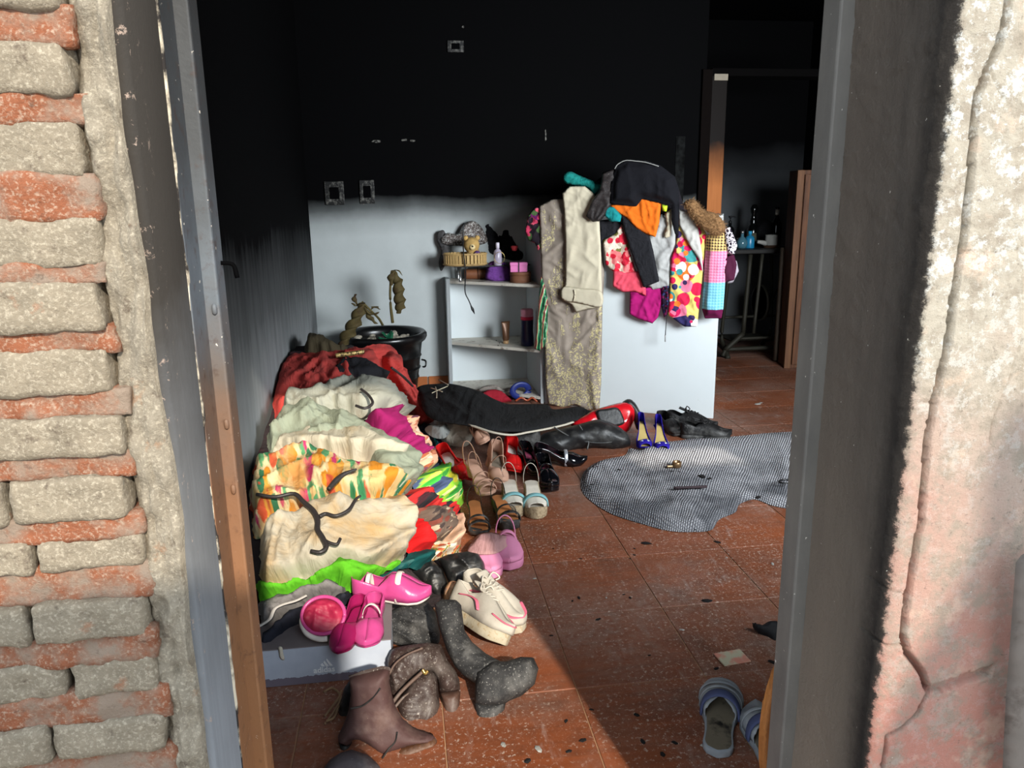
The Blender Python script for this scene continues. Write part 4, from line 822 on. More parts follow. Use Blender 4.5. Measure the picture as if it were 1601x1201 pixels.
Hg('orange_shirt', 'bright orange ribbed top hanging under the black t-shirt', [(952, 321), (980, 316), (1004, 308), (1034, 313), (1031, 347), (1025, 371), (1010, 366), (995, 357), (980, 341), (962, 330)], m_org, .118, .012, 1.3, .045, 53)
Hg('teal_shirt', 'small teal cloth under the left side of the orange top', [(945, 322), (960, 324), (972, 337), (970, 347), (955, 347), (946, 338)], fabric('teal_cloth_bright', (30, 140, 142), .95), .125, .012, .6, .04, 54)
Hg('cream_ribbon', 'twisted cream ribbon hanging beside the black t-shirt tail', [(1039, 334), (1050, 326), (1051, 350), (1048, 370), (1040, 373), (1038, 366), (1043, 352)], fabric('cream_satin', (206, 196, 172)), .10, .012, 1.4, .03, 55)
Hg('neon_tag', 'neon yellow-green cloth scrap beside the orange top', [(1034, 319), (1044, 321), (1042, 331), (1036, 330)], fabric('neon_yellow', (206, 240, 60), .95), .12, .008, .5, .03, 56, cat='cloth')
def retro():
    n = NT('retro_flower_print', .85, .2); v = n.co('UV'); col = n.mix(n.noise(v, 10, 2), c8(208, 186, 96), c8(224, 204, 120)); cols = [(196, 24, 84), (58, 42, 84), (226, 110, 40), (236, 232, 226), (60, 140, 140), (206, 30, 70), (232, 120, 150), (44, 40, 84)]
    for i, (sc, lo_) in enumerate(((9, .50), (13, .48), (22, .40))):
        m = n.mp(v, loc=(i*1.3, i*2.1, 0)); d = n.vor(m, sc); r = n.sep(n.vor(m, sc, out=1), 0); pc = n.ramp(r, [(j/8, c8(*c)) for j, c in enumerate(cols)], 'CONSTANT')
        msk = n.ramp(d, [(0, (1, 1, 1)), (lo_, (1, 1, 1)), (lo_+.03, (0, 0, 0))]); msk2 = n.math('MULTIPLY', msk, n.mask(n.noise(m, sc*.35, 1), .33, .36)); col = n.mix(msk2, col, pc)
    crumple(n, v, .15); return n.done(col)
Hg('retro_flower_dress', 'yellow dress with big pink, orange and navy flowers', [(1060, 352), (1080, 346), (1096, 345), (1106, 370), (1100, 425), (1096, 455), (1090, 511), (1070, 511), (1056, 501), (1044, 493), (1047, 452), (1049, 404), (1057, 382)], retro(), .085, .014, 1.57, .05, 57)
Hg('white_chiffon', 'sheer white chiffon strip over the retro flower dress', [(1060, 326), (1075, 331), (1092, 358), (1098, 398), (1099, 426), (1092, 404), (1078, 384), (1062, 352)], fabric('white_chiffon', (198, 196, 190), .95, st=.18), .11, .012, 1.2, .04, 58)
Hg('sequin_shirt', 'dark brown sequin top hanging left of the black t-shirt', [(916, 338), (925, 315), (938, 296), (942, 270), (962, 263), (966, 300), (950, 330), (938, 346), (926, 347)], plain('brown_sequin', (44, 38, 38), .6, .4, var=.5, scale=160, bump=.6, dirt=(96, 86, 80), dscale=150, dthr=(.6, .66), coords='UV'), .128, .014, 1.0, .05, 59)
ot = Hg('black_tshirt', 'black t-shirt with white neckline draped over the top of the heap', [(954, 318), (955, 285), (962, 261), (980, 250), (1010, 251), (1033, 259), (1055, 276), (1062, 297), (1062, 322), (1061, 369), (1055, 366), (1050, 345), (1050, 322), (1034, 318), (1004, 311), (995, 323), (962, 320)], fabric('black_cotton', (20, 20, 25), st=.18), .14, .014, .3, .12, 60, dome=.03, tuck=.05)
q = cabplane(.165)(np.array([(961, 264), (966, 257), (978, 251), (995, 252), (1010, 254), (1030, 260)]))[0]; keep(tube('neckline', q, .0028, fabric('white_rib', (150, 150, 146)), None, 30, 6), ot)
def hound():
    n = NT('houndstooth_knit', .9, .15); v = n.co('UV'); s = n.mp(v, (62, 62, 1), (0, 0, .05)); x, y = n.sep(s, 0), n.sep(s, 1); fr = lambda a: n.math('FRACT', a)
    cx, cy = n.math('GREATER_THAN', fr(x), .5), n.math('GREATER_THAN', fr(y), .5); same = n.math('COMPARE', cx, cy, .1); dg = n.math('GREATER_THAN', fr(n.math('MULTIPLY', n.math('ADD', x, y), 2.0)), .5)
    val = n.math('ADD', n.math('MULTIPLY', same, cx), n.math('MULTIPLY', n.math('SUBTRACT', 1.0, same), dg)); z = n.sep(n.pos(), 2)
    zA = [plane_hit(1117, py, (PA[0]+NF[0]*.09, PA[1]+NF[1]*.09, 0), NF).z for py in (392, 441, 483)]
    st = lambda a, b, c: n.mix(n.math('GREATER_THAN', z, zA[0]), n.mix(n.math('GREATER_THAN', z, zA[1]), n.mix(n.math('GREATER_THAN', z, zA[2]), c8(92, 20, 60), c), b), a)
    A = st(c8(222, 190, 120), c8(226, 150, 176), c8(134, 196, 212)); B = st(c8(54, 36, 36), c8(196, 100, 136), c8(96, 160, 180)); n.bump(val, .2, .003); return n.done(n.mix(val, A, B))
Hg('houndstooth_sweater', 'houndstooth sweater sleeve in black-yellow, pink and blue bands', [(1104, 368), (1133, 363), (1137, 395), (1134, 440), (1131, 482), (1128, 498), (1102, 498), (1097, 482), (1100, 440), (1102, 400)], hound(), .10, .008, 1.57, .07, 61, dome=.03, tuck=.04)
of = pillow('fur_collar', [(1069, 318), (1085, 312), (1100, 328), (1120, 334), (1133, 350), (1131, 363), (1117, 369), (1101, 359), (1083, 342)], (PA[0]+NF[0]*.14, PA[1]+NF[1]*.14, 0), NF, plain('brown_fur', (142, 106, 70), .95, var=.4, scale=90, bump=1.0, bscale=250), .045, .04, None, .012, .025, .8, 62, .006, 'fluffy brown fur collar above the houndstooth sweater', 'fur collar')
def fur(o, n=2600, L=.016, mat=None):
    me = o.data; rs = np.random.RandomState(5); P = np.array([v.co[:] for v in me.vertices]); N = np.array([v.normal[:] for v in me.vertices]); ids = rs.randint(0, len(P), n); V, Fc = [], []
    for i in ids:
        p = P[i]+rs.normal(size=3)*.004; d = N[i]+rs.normal(size=3)*.5+np.array([.3, 0, -.5]); d /= np.linalg.norm(d); s = np.cross(d, rs.normal(size=3)); s /= np.linalg.norm(s); k = len(V); l = L*rs.uniform(.6, 1.3)
        V += [p-s*.0011, p+s*.0011, p+d*l]; Fc.append((k, k+1, k+2))
    h = mesh('fur_hair', V, Fc, mat or me.materials[0], None, False); h.location = o.location; h['kind'] = 'stuff'; keep(h, o)
fur(of)
def spots(name, a, b, sc):
    n = NT(name, .85, .2); v = n.co('UV'); d = n.vor(n.mix(.04, v, n.noise(v, 40, 2, .5, 0, True), 'ADD'), sc, 'DISTANCE_TO_EDGE'); crumple(n, v, .3); return n.done(n.mix(n.mask(d, .10, .14), c8(*a), c8(*b)))
Hg('spotted_blouse', 'white blouse with black cow spots at the far right of the cabinet', [(1131, 356), (1142, 355), (1153, 384), (1148, 399), (1138, 397), (1134, 380)], spots('cow_spots', (206, 198, 204), (34, 26, 38), 46), .10, .014, 1.4, .04, 63)
Hg('maroon_bag', 'small maroon cloth bag dangling at the right edge', [(1131, 404), (1147, 395), (1152, 414), (1148, 438), (1132, 442)], fabric('maroon_cloth', (72, 26, 50), st=.18), .09, .010, 1.5, .05, 64, cat='bag')
Hg('white_lace_scrap', 'pale lace scrap behind the maroon bag', [(1140, 404), (1152, 408), (1155, 424), (1146, 442), (1136, 444), (1140, 424)], fabric('pale_lace', (170, 160, 170)), .07, .010, 1.5, .04, 65, cat='cloth')
os_ = tag(tube('black_strap', cabplane(.10)(np.array([(1043, 447), (1046, 470), (1043, 490), (1041, 512), (1040, 530)]))[0], .006, m_blackcl, None, 30, 8, .4), 'thin black strap hanging down the white panel', 'strap')
q = cabplane(.10)(np.array([(1040, 524), (1040, 534)]))[0]; keep(tube('buckle', q, .008, plain('pale_metal', (170, 170, 170), .3, .5, .5), None, 6, 8, .5), os_)
Hg('black_belt_cloth', 'dark patterned cloth edge between magenta skirt and flower dress', [(1034, 448), (1046, 444), (1048, 470), (1046, 490), (1038, 497), (1034, 480)], floral('dark_purple_print', (40, 26, 48), [(120, 30, 80), (60, 70, 120), (30, 20, 36)], 30), .07, .010, 1.4, .04, 66)
# ================================================================== SHOES
WP = ([0, .03, .10, .28, .45, .62, .75, .88, .96, 1.0], [.0, .46, .66, .60, .66, .90, 1.0, .84, .52, .0])
def half_w(t, pointy=0.0):
    w = np.interp(t, *WP); return w*(1-pointy*sm(.7, 1, np.asarray(t))*.55)
def shoe(name, label, loc, rz, L=.24, W=.088, up=None, ins=None, sole=None, sole_t=.010, heel_h=0., heel=None, vamp=.60, hv=.05, hr=.05, cover=True, straps=(), laces=None, cat='shoe', rot=None, pointy=0., peep=0., group=None, counter=True, hw=.05, bow=None, stripe=None, rearh=None, rear=1.0):
    """x runs from heel to toe"""
    t0 = empty(name, loc, label=label, cat=cat, group=group, rot=rot or (0, 0, rz)); N = 30
    ts = np.r_[0, .012, .04, np.linspace(.08, .94, N-6), .975, .992, 1.0]
    fb = lambda t: sole_t+heel_h*(1-sm(.22, .70, np.asarray(t)))+.012*sm(.86, 1.0, np.asarray(t))*(1 if heel_h else .4)
    w = half_w(ts, pointy)*W/2*(1-(1-rear)*(1-sm(.25, .65, ts)))
    loop = [(t, s) for t, s in zip(ts, [1]*len(ts))]+[(t, -1) for t in ts[::-1][1:-1]]
    ow = {t: ww for t, ww in zip(ts, w)}
    rt = [(t*L, s*ow[t], float(fb(t))) for t, s in loop]
    bot = (lambda t: 0.0) if heel == 'wedge' else (lambda t: float(fb(t))-sole_t+(0 if heel_h == 0 else 0.0))
    loft('sole', [[(x*1.0, y*.97, max(bot(x/L), 0)) for x, y, z in rt], [(x, y*1.04, max(bot(x/L), 0)+.002) for x, y, z in rt], [(x, y*1.04, z-.001) for x, y, z in rt], rt], sole, t0)
    n = len(rt); mesh('insole', [(x*.96+.02*L, y*.9, z+.0015) for x, y, z in rt], [tuple(range(n))], ins, t0, False)
    if heel == 'block':
        h = float(fb(.08)); rg = []
        for z, k in ((0, .86), (.004, .9), (h*.6, .95), (h-.004, 1.05)): rg.append([(.006+hw*.5+hw*.5*k*cos(a), W*.30*k*sin(a)*1.0, z) for a in np.linspace(0, 2*pi, 16, endpoint=False)])
        loft('heel', rg, sole, t0)
    if heel == 'stiletto':
        h = float(fb(.08)); loft('heel', [[(.012+r*1.2+r*cos(a)+o, r*sin(a), z) for a in np.linspace(0, 2*pi, 12, endpoint=False)] for z, r, o in ((0, .006, .01), (h*.4, .007, .008), (h*.75, .014, .0), (h-.002, .027, -.006))], sole, t0)
    rows = 7; upo = t0
    def wall(t, s, v, cov, hh):
        i = cov*(1-cos(v*pi/2)); y = s*ow[t]*(1.03+.10*sin(v*pi))*(1-i); return (t*L*(1-.0)+(.004 if t > .97 else 0), y, float(fb(t))+hh*sin(v*pi/2)**.85)
    def hcurve(t): return hr*(1-sm(.05, .42, t))+((hv*.55 if rearh is None else rearh)*sm(.05, .42, t)*(1-sm(vamp-.1, vamp, t)))+hv*sm(vamp-.12, vamp+.02, t)*(1-.62*sm(vamp+.05, 1.0, t))
    if cover:
        def covf(t): return .10+.90*sm(vamp-.14, vamp+.02, t)
        seq = loop if counter else [q for q in loop if q[0] > vamp-.14]
        if peep: seq = [q for q in seq if q[0] < peep]
        if not counter or peep:   # open strips for right and left sides, joined over the middle
            V, Fc = [], []
            R_ = [q for q in seq if q[1] == 1 and (counter or q[0] > vamp-.14)]
            for (t, s) in R_:
                for v in np.linspace(0, 1, rows): V.append(wall(t, 1, v, covf(t), float(hcurve(t))))
                for v in np.linspace(1, 0, rows): V.append(wall(t, -1, v, covf(t), float(hcurve(t))))
            m = rows*2
            for i in range(len(R_)-1):
                for k in range(m-1):
                    if k == rows-1 and covf(R_[i][0]) < .93: continue
                    Fc.append((i*m+k, i*m+k+1, (i+1)*m+k+1, (i+1)*m+k))
        else:
            V, Fc = [], []
            for (t, s) in seq:
                for v in np.linspace(0, 1, rows): V.append(wall(t, s, v, covf(t), float(hcurve(t))))
            k_ = len(seq)
            for i in range(k_):
                j = (i+1) % k_
                for v in range(rows-1): Fc.append((i*rows+v, j*rows+v, j*rows+v+1, i*rows+v+1))
        o = mesh('upper', V, Fc, up, t0); sd = o.modifiers.new('thickness', 'SOLIDIFY'); sd.thickness = .0028; sd.offset = -1; upo = o
    for st in straps:
        t, h, wd, m_ = st[:4]; lean = st[4] if len(st) > 4 else 0
        ti = ts[np.argmin(abs(ts-t))]; ww = ow[ti]*1.06; P = [(t*L+lean*sin(a), ww*cos(a), float(fb(t))-.004+(h+.004)*sin(a)**.75) for a in np.linspace(0, pi, 13)]
        tube('strap', P, wd*.26, m_, t0, 28, 10, 3.6, (1, 0, 0) if not lean else (1, 0, .3))
    if laces:
        for k in range(5):
            t = vamp-.02+.055*k; ti = ts[np.argmin(abs(ts-t))]; hh = float(fb(t))+float(hcurve(t))*1.02; P = [(t*L+.006*sin(a*3+k), ow[ti]*.42*cos(a), hh-.012+.014*sin(a)) for a in np.linspace(0, pi, 9)]
            tube('lace', P, .0032, laces, upo, 16, 6)
        for s in (1, -1): tube('lace', [((vamp-.03)*L, 0, float(fb(vamp))+hv*1.05), ((vamp-.02)*L, s*.02, float(fb(vamp))+hv*1.25), ((vamp+.03)*L, s*.034, float(fb(vamp))+hv*1.05), ((vamp+.02)*L, s*.02, float(fb(vamp))+hv*.98)], .003, laces, upo, 18, 6)
        tube('tongue', [((vamp-.16)*L, 0, float(fb(.4))+hv*1.18), ((vamp-.05)*L, 0, float(fb(.5))+hv*1.05), ((vamp+.1)*L, 0, float(fb(.6))+hv*.88)], [.022, .021, .016], up, upo, 14, 10, .2)
    if bow:
        b0 = Vector(((.80)*L, 0, float(fb(.8))+hv*.62))
        for s in (1, -1): tube('bow', [b0, b0+Vector((.004, s*.014, .008)), b0+Vector((.002, s*.026, .004))], [.004, .011, .006], bow, upo, 12, 8, .6)
        tube('bow_knot', [b0+Vector((-.006, 0, .004)), b0+Vector((.006, 0, .004))], .006, bow, upo, 6, 8)
    if stripe:
        for s in (1, -1): tube('side_stripe', [wall(ts[np.argmin(abs(ts-a))], s, v, .12, float(hcurve(a))*1.03) for a, v in ((.18, .35), (.34, .55), (.5, .35), (.62, .2))], .009, stripe, upo, 20, 8, .3, (0, 0, 1))
        tube('toe_band', [wall(ts[np.argmin(abs(ts-a))], s, .55, .6, float(hcurve(a))*1.02) for a, s in ((.8, 1), (.93, 1), (.992, 1), (.992, -1), (.93, -1), (.8, -1))], .006, stripe, upo, 30, 8, .4)
    return t0
def at(heel, toe, z=0.0, zt=None):
    """heel and toe measured on the photo -> place, heading, distance"""
    a, b = fl(*heel, z), fl(*toe, z); d = b-a; return a, atan2(d.y, d.x), d.length
def S(name, label, hp_, tp_, L=.24, z=0., pitch=0., roll=0., **kw):
    a, b = fl(*hp_, z), fl(*tp_, z); d = (b-a).normalized(); p = b-d*L; rz = atan2(d.y, d.x)
    return shoe(name, label, (p.x, p.y, z), rz, L, rot=(roll, pitch, rz), **kw)
def leather(name, rgb, rough=.5, dust=(150, 148, 144), thr=(.66, .72), sc=150, k=1.0, var=.15):
    if name in MATS: return MATS[name]
    n = NT(name, rough, .35); v = n.co('Object'); col = n.mix(n.noise(v, 18, 4), tuple(x*(1-var*2) for x in c8(*rgb, k)[:3])+(1,), c8(*rgb, k))
    col = n.mix(n.math('MULTIPLY', n.mask(n.noise(v, 14, 5, .65), .48, .75), .35), col, c8(*dust)); col = n.mix(n.math('MULTIPLY', n.mask(n.noise(v, sc, 3, .65), *thr), .7), col, c8(*dust))
    n.bump(n.noise(v, 60, 5, .6), .35, .004); MATS[name] = n.done(col); return MATS[name]
lp = lambda name, rgb, **kw: plain(name, rgb, kw.pop('rough', .5), .35, bump=.1, **kw)
# ---- rug first, the pumps stand on it
def rugm():
    n = NT('crochet_wool', .95, .1); v = n.co('UV'); p = n.pos(); w = n.mix(.03, v, n.noise(v, 6, 2, .5, 0, True), 'ADD')
    a = n.wave(n.mp(w, (1, 1, 1), (0, 0, .35)), 30, 1.5, 'X', 2); b = n.wave(n.mp(w, (1, 1, 1), (0, 0, .35)), 44, 2.2, 'Y', 2); st = n.math('MULTIPLY', a, b)
    col = n.ramp(st, [(0, c8(112, 112, 118)), (.25, c8(178, 178, 182)), (.7, c8(206, 206, 208))])
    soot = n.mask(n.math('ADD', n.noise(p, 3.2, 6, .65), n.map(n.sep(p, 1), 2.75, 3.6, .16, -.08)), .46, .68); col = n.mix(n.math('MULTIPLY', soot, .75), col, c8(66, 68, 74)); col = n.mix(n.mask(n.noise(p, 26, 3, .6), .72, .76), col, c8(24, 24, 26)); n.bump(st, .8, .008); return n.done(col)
rug = garment('crochet_rug', 'grey-white scalloped crochet rug crumpled on the tiled floor', 'rug', [(908, 754), (916, 736), (940, 721), (976, 713), (985, 702), (1002, 704), (1030, 693), (1060, 690), (1100, 684), (1150, 683), (1200, 678), (1262, 675), (1325, 676), (1336, 720), (1318, 790), (1276, 802), (1236, 797), (1206, 791), (1180, 782), (1156, 790), (1150, 802), (1124, 814), (1112, 830), (1080, 833), (1045, 831), (1000, 819), (960, 806), (930, 789), (912, 772)], on_flat(.0), rugm(), .024, .022, -.15, .20, 70, step=.011, tuck=.03, sink=-.003)
# ---- blue peep-toe pumps
m_blue, m_goldin = fabric('royal_blue_suede', (44, 32, 150), .95), lp('gold_insole', (178, 156, 96))
m_crystal = plain('crystal_bow', (190, 194, 200), .2, .6, .6, bump=.6, bscale=400)
for lab, h, t_ in (('left royal blue peep-toe pump with crystal bow on the rug', (993, 668), (1010, 704)), ('right royal blue peep-toe pump with crystal bow on the rug', (1018, 668), (1037, 708))):
    S('blue_pump', lab, h, t_, .235, .014, W=.082, up=m_blue, ins=m_goldin, sole=m_blue, sole_t=.006, heel_h=.085, heel='stiletto', vamp=.76, hv=.040, hr=.052, peep=.965, bow=m_crystal, group='royal blue pumps', rearh=.016, rear=.62)
# ---- black shoes by the cabinet
m_blsh, m_tanin = leather('black_scuffed_leather', (22, 21, 22), .55), lp('tan_insole', (146, 104, 70))
S('black_loafer', 'black leather loafer with a small pale mark on its side', (1030, 664), (1068, 684), .26, .002, W=.092, up=m_blsh, ins=m_tanin, sole=m_blsh, sole_t=.014, heel_h=.012, heel='block', vamp=.52, hv=.062, hr=.062)
S('black_sneaker', 'black canvas sneaker with loose laces against the white panel', (1062, 670), (1120, 676), .28, .002, W=.098, up=m_blsh, ins=m_blsh, sole=m_blsh, sole_t=.024, vamp=.40, hv=.085, hr=.075, laces=m_blsh)
S('black_sneaker', 'black canvas sneaker nearest the rug, toe pointing right', (1078, 684), (1142, 687), .27, .002, W=.098, up=m_blsh, ins=m_blsh, sole=m_blsh, sole_t=.024, vamp=.42, hv=.070, hr=.065, laces=m_blsh)
# ---- white and pink trainers
m_wsn, m_psn, m_wso = leather('white_trainer_leather', (220, 212, 198), .6, (150, 140, 128), k=.74), lp('pink_suede', (214, 104, 130)), leather('worn_white_rubber', (216, 206, 182), .7, (150, 120, 70), (.55, .66), 60, k=.78)
S('white_trainer', 'white lace-up trainer with pink panels, toe on the sunlit floor', (734, 938), (816, 992), .275, .002, W=.102, up=m_wsn, ins=lp('peach_lining', (214, 160, 128)), sole=m_wso, sole_t=.030, vamp=.42, hv=.085, hr=.080, laces=m_wsn, stripe=m_psn, group='white and pink trainers')
S('white_trainer', 'white and pink trainer tipped on its side against its pair', (706, 962), (788, 1012), .270, .022, roll=-.62, W=.102, up=m_wsn, ins=lp('peach_lining', (214, 160, 128)), sole=m_wso, sole_t=.034, vamp=.42, hv=.080, hr=.075, laces=m_wsn, stripe=m_psn, group='white and pink trainers')
# ---- pink foam sandals
m_pkf = lp('pink_foam', (204, 128, 162), rough=.7, var=.06)
S('pink_sandal', 'pink foam clog sandal with a heel strap, right one of the pair', (786, 822), (797, 894), .262, .002, W=.108, up=m_pkf, ins=m_pkf, sole=m_pkf, sole_t=.030, vamp=.52, hv=.055, hr=.02, counter=False, straps=[(.12, .075, .011, m_pkf, -.03), (.45, .062, .014, m_pkf)], group='pink sandals')
S('pink_sandal', 'pink foam clog sandal half hidden beside the black leather boot', (748, 842), (768, 908), .262, .002, W=.100, up=m_pkf, ins=m_pkf, sole=m_pkf, sole_t=.028, vamp=.52, hv=.050, hr=.02, counter=False, straps=[(.45, .060, .014, m_pkf)], group='pink sandals')
garment('sheer_scarf', 'sheer greyish pink scarf lying across the pink sandals', 'scarf', [(731, 856), (738, 842), (750, 830), (768, 828), (792, 832), (802, 836), (792, 850), (776, 860), (756, 862), (740, 860)], on_flat(.085), fabric('sheer_pink', (168, 128, 128), dirt=(120, 96, 96)), .012, .016, .4, .05, 71, step=.008, thick=.002)
# ---- white wedge sandals with turquoise flowers
m_ww, m_cork, m_trq = lp('off_white_leather', (206, 198, 184)), leather('woven_rope_sole', (184, 164, 132), .8, (120, 100, 76), (.5, .6), 110), fabric('turquoise_applique', (132, 186, 190))
for lab, h, t_ in (('white wedge sandal with turquoise toe band, left of the pair', (790, 764), (806, 810)), ('white wedge sandal with turquoise toe band, right of the pair', (824, 762), (840, 812))):
    S('wedge_sandal', lab, h, t_, .235, .002, W=.098, up=m_ww, ins=m_ww, sole=m_cork, sole_t=.040, heel_h=.045, heel='wedge', vamp=.72, hv=.042, hr=.05, counter=False, peep=.95, straps=[(.76, .048, .017, m_trq), (.10, .080, .006, m_ww, -.02)], group='white wedge sandals')
# ---- tan and black sandals
m_tan, m_bpl = lp('tan_leather', (176, 112, 66)), leather('black_platform', (24, 22, 22), .5)
S('tan_sandal', 'tan sandal with black straps lying in front of the nude heels', (734, 776), (752, 834), .245, .03, pitch=.08, W=.085, up=m_bpl, ins=m_tan, sole=m_bpl, sole_t=.014, heel_h=.03, heel='block', vamp=.8, hv=.03, hr=.03, cover=False, straps=[(.80, .035, .012, m_bpl), (.66, .042, .009, m_bpl), (.12, .07, .006, m_bpl, -.02)], group='tan and black sandals')
S('tan_sandal', 'tan platform sandal with black straps behind the pink sandal', (764, 778), (802, 832), .250, .004, W=.090, up=m_bpl, ins=m_tan, sole=m_bpl, sole_t=.034, heel_h=.03, heel='block', vamp=.8, hv=.03, hr=.03, cover=False, straps=[(.82, .036, .014, m_bpl), (.62, .045, .008, m_bpl), (.12, .08, .006, m_bpl, -.02)], group='tan and black sandals')
# ---- red heels and nude strappy sandals
m_rdp, m_nude, m_wlin = plain('red_patent', (206, 30, 30), .22, .5, bump=.02), lp('nude_leather', (190, 150, 128)), lp('pale_lining', (196, 186, 178))
S('red_pump', 'bright red patent pump lying at the edge of the pile', (690, 716), (726, 754), .245, .03, roll=.35, W=.086, up=m_rdp, ins=m_wlin, sole=m_rdp, sole_t=.012, heel_h=.06, heel='block', vamp=.68, hv=.05, hr=.055, group='red pumps')
S('red_pump', 'bright red patent pump behind the nude strappy sandals', (776, 700), (806, 742), .245, .02, roll=-.3, W=.090, up=m_rdp, ins=m_wlin, sole=m_rdp, sole_t=.012, heel_h=.06, heel='block', vamp=.62, hv=.055, hr=.055, group='red pumps')
o = S('red_shoe', 'small red folded shoe tip under the nude sandal', (700, 726), (730, 752), .17, .03, roll=-.4, W=.085, up=m_rdp, ins=m_rdp, sole=m_rdp, sole_t=.012, vamp=.45, hv=.06, hr=.05)
S('nude_sandal', 'nude strappy high-heel sandal lying across the red pumps', (716, 722), (768, 768), .25, .085, roll=.15, pitch=.12, W=.084, up=m_nude, ins=m_nude, sole=m_nude, sole_t=.012, heel_h=.06, heel='block', vamp=.75, hv=.035, hr=.05, cover=False, straps=[(.84, .035, .012, m_nude), (.72, .042, .008, m_nude), (.55, .06, .006, m_nude, .03), (.35, .075, .006, m_nude, -.03), (.10, .09, .007, m_nude, -.03)], group='nude sandals')
S('nude_sandal', 'nude sandal with broad heel cup on top of the red shoes', (752, 708), (782, 752), .24, .10, roll=-.3, pitch=.1, W=.084, up=m_nude, ins=lp('taupe_insole', (110, 98, 84)), sole=m_nude, sole_t=.014, heel_h=.05, heel='block', vamp=.72, hv=.045, hr=.06, straps=[(.5, .075, .006, m_nude, .03), (.25, .085, .006, m_nude, -.03)], group='nude sandals')
S('nude_sandal', 'nude sandal strap and toe sticking out under the black dress', (742, 676), (760, 694), .15, .12, roll=.4, W=.07, up=m_nude, ins=m_nude, sole=m_nude, sole_t=.010, vamp=.55, hv=.05, hr=.05, straps=[(.3, .07, .006, m_nude)], group='nude sandals')
# ---- black patent shoes with buckles
m_pat, m_pin = plain('black_patent', (10, 10, 14), .12, .6, bump=.1, bscale=60), lp('rose_insole', (140, 60, 84))
S('patent_shoe', 'black patent shoe with a rose lining lying toe to the right', (842, 726), (916, 724), .26, .004, roll=.25, W=.088, up=m_pat, ins=m_pin, sole=m_pat, sole_t=.010, heel_h=.05, heel='block', vamp=.62, hv=.05, hr=.055, pointy=.6, straps=[(.6, .06, .010, m_crystal)], group='black patent shoes')
S('patent_shoe', 'black patent shoe with a buckle, toe towards the wedge sandals', (838, 726), (862, 772), .25, .004, W=.094, up=m_pat, ins=m_pin, sole=m_pat, sole_t=.022, heel_h=.03, heel='block', vamp=.60, hv=.062, hr=.06, straps=[(.52, .07, .009, m_pat), (.66, .058, .006, m_crystal)], group='black patent shoes')
S('patent_shoe', 'black patent ankle-strap shoe squeezed behind the white wedges', (812, 724), (846, 748), .25, .02, roll=-.2, W=.086, up=m_pat, ins=m_pin, sole=m_pat, sole_t=.010, heel_h=.05, heel='block', vamp=.62, hv=.05, hr=.055, group='black patent shoes')
# ---- blue-grey slippers inside the door
m_slp, m_slb, m_slin = leather('grey_blue_slipper', (150, 156, 162), .7, (190, 190, 188)), fabric('dusty_blue_cloth', (84, 92, 128)), lp('dirty_insole', (128, 118, 100), dirt=(40, 36, 34), dscale=16)
S('slipper', 'worn blue-grey slide slipper by the right door jamb', (1122, 1176), (1128, 1082), .262, .002, W=.106, up=m_slp, ins=m_slin, sole=m_slp, sole_t=.018, vamp=.58, hv=.055, hr=.012, counter=False, straps=[(.55, .060, .017, m_slb), (.66, .060, .006, m_slp), (.76, .055, .006, m_slp), (.86, .046, .006, m_slp)], group='blue-grey slippers')
S('slipper', 'blue-grey slide slipper half hidden behind the curved wooden board', (1206, 1190), (1180, 1116), .25, .002, W=.100, up=m_slp, ins=m_slin, sole=m_slp, sole_t=.018, vamp=.58, hv=.05, hr=.012, counter=False, straps=[(.55, .058, .017, m_slb), (.70, .055, .006, m_slp)], group='blue-grey slippers')
# ---- pink flats on the shoe box
BX0, BX1, BY, BD = -.455, -.085, 1.935, .20; BH = yp(500, 1009, BY).z
m_mgf, m_pkt, m_whf = lp('magenta_satin', (156, 28, 88), rough=.4), plain('pink_patent', (196, 74, 136), .3, .45, bump=.2), lp('white_trim', (222, 214, 206))
S('pink_flat', 'magenta ballet flat lying with its toe over the shoe box edge', (574, 934), (528, 1026), .245, BH+.004, W=.068, up=m_mgf, ins=m_mgf, sole=m_mgf, sole_t=.008, vamp=.66, hv=.042, hr=.040, group='pink flats on the shoe box')
S('pink_flat', 'shiny light pink ballet flat beside the magenta one on the box', (588, 950), (572, 1016), .225, BH+.004, W=.078, up=m_pkt, ins=m_pkt, sole=m_pkt, sole_t=.008, vamp=.66, hv=.042, hr=.042, straps=[(.42, .055, .006, m_whf)], group='pink flats on the shoe box')
q = on_plane(np.array(fl(506, 996, BH+.022)), (-.1, -.7, .7))(np.array([(506, 965)]))[0][0]; pf = empty('pink_flat', (q[0], q[1], BH), label='upturned pink shoe with white sole rim, crumpled red lining showing', cat='shoe', group='pink flats on the shoe box')
el = [(506+33*cos(t)+4*sin(t), 965-29*sin(t)+6*cos(t)*.3) for t in np.linspace(0, 2*pi, 20, endpoint=False)]
pillow('lining', el, (q[0], q[1], q[2]), (-.1, -.7, .7), lp('rose_red_lining', (176, 40, 74), var=.3), .018, .03, pf, .012, .03, .4, 77, .005)
X_ = on_plane(q, (-.1, -.7, .7))(np.array(el+el[:1]))[0]; keep(tube('rim', X_+np.array([0, -.004, .008]), .0055, m_pkt, None, 60, 8), pf)
keep(tube('sole_edge', X_[9:17]+np.array([0, -.008, -.006]), .008, m_whf, None, 24, 8), pf)
S('pink_flat', 'shiny pink and red shoe with a white strap above the black boots', (602, 934), (672, 936), .235, .13, W=.092, up=m_pkt, ins=m_mgf, sole=m_whf, sole_t=.010, vamp=.5, hv=.07, hr=.06, straps=[(.62, .072, .010, m_whf), (.22, .065, .007, m_whf)], group='pink flats on the shoe box')
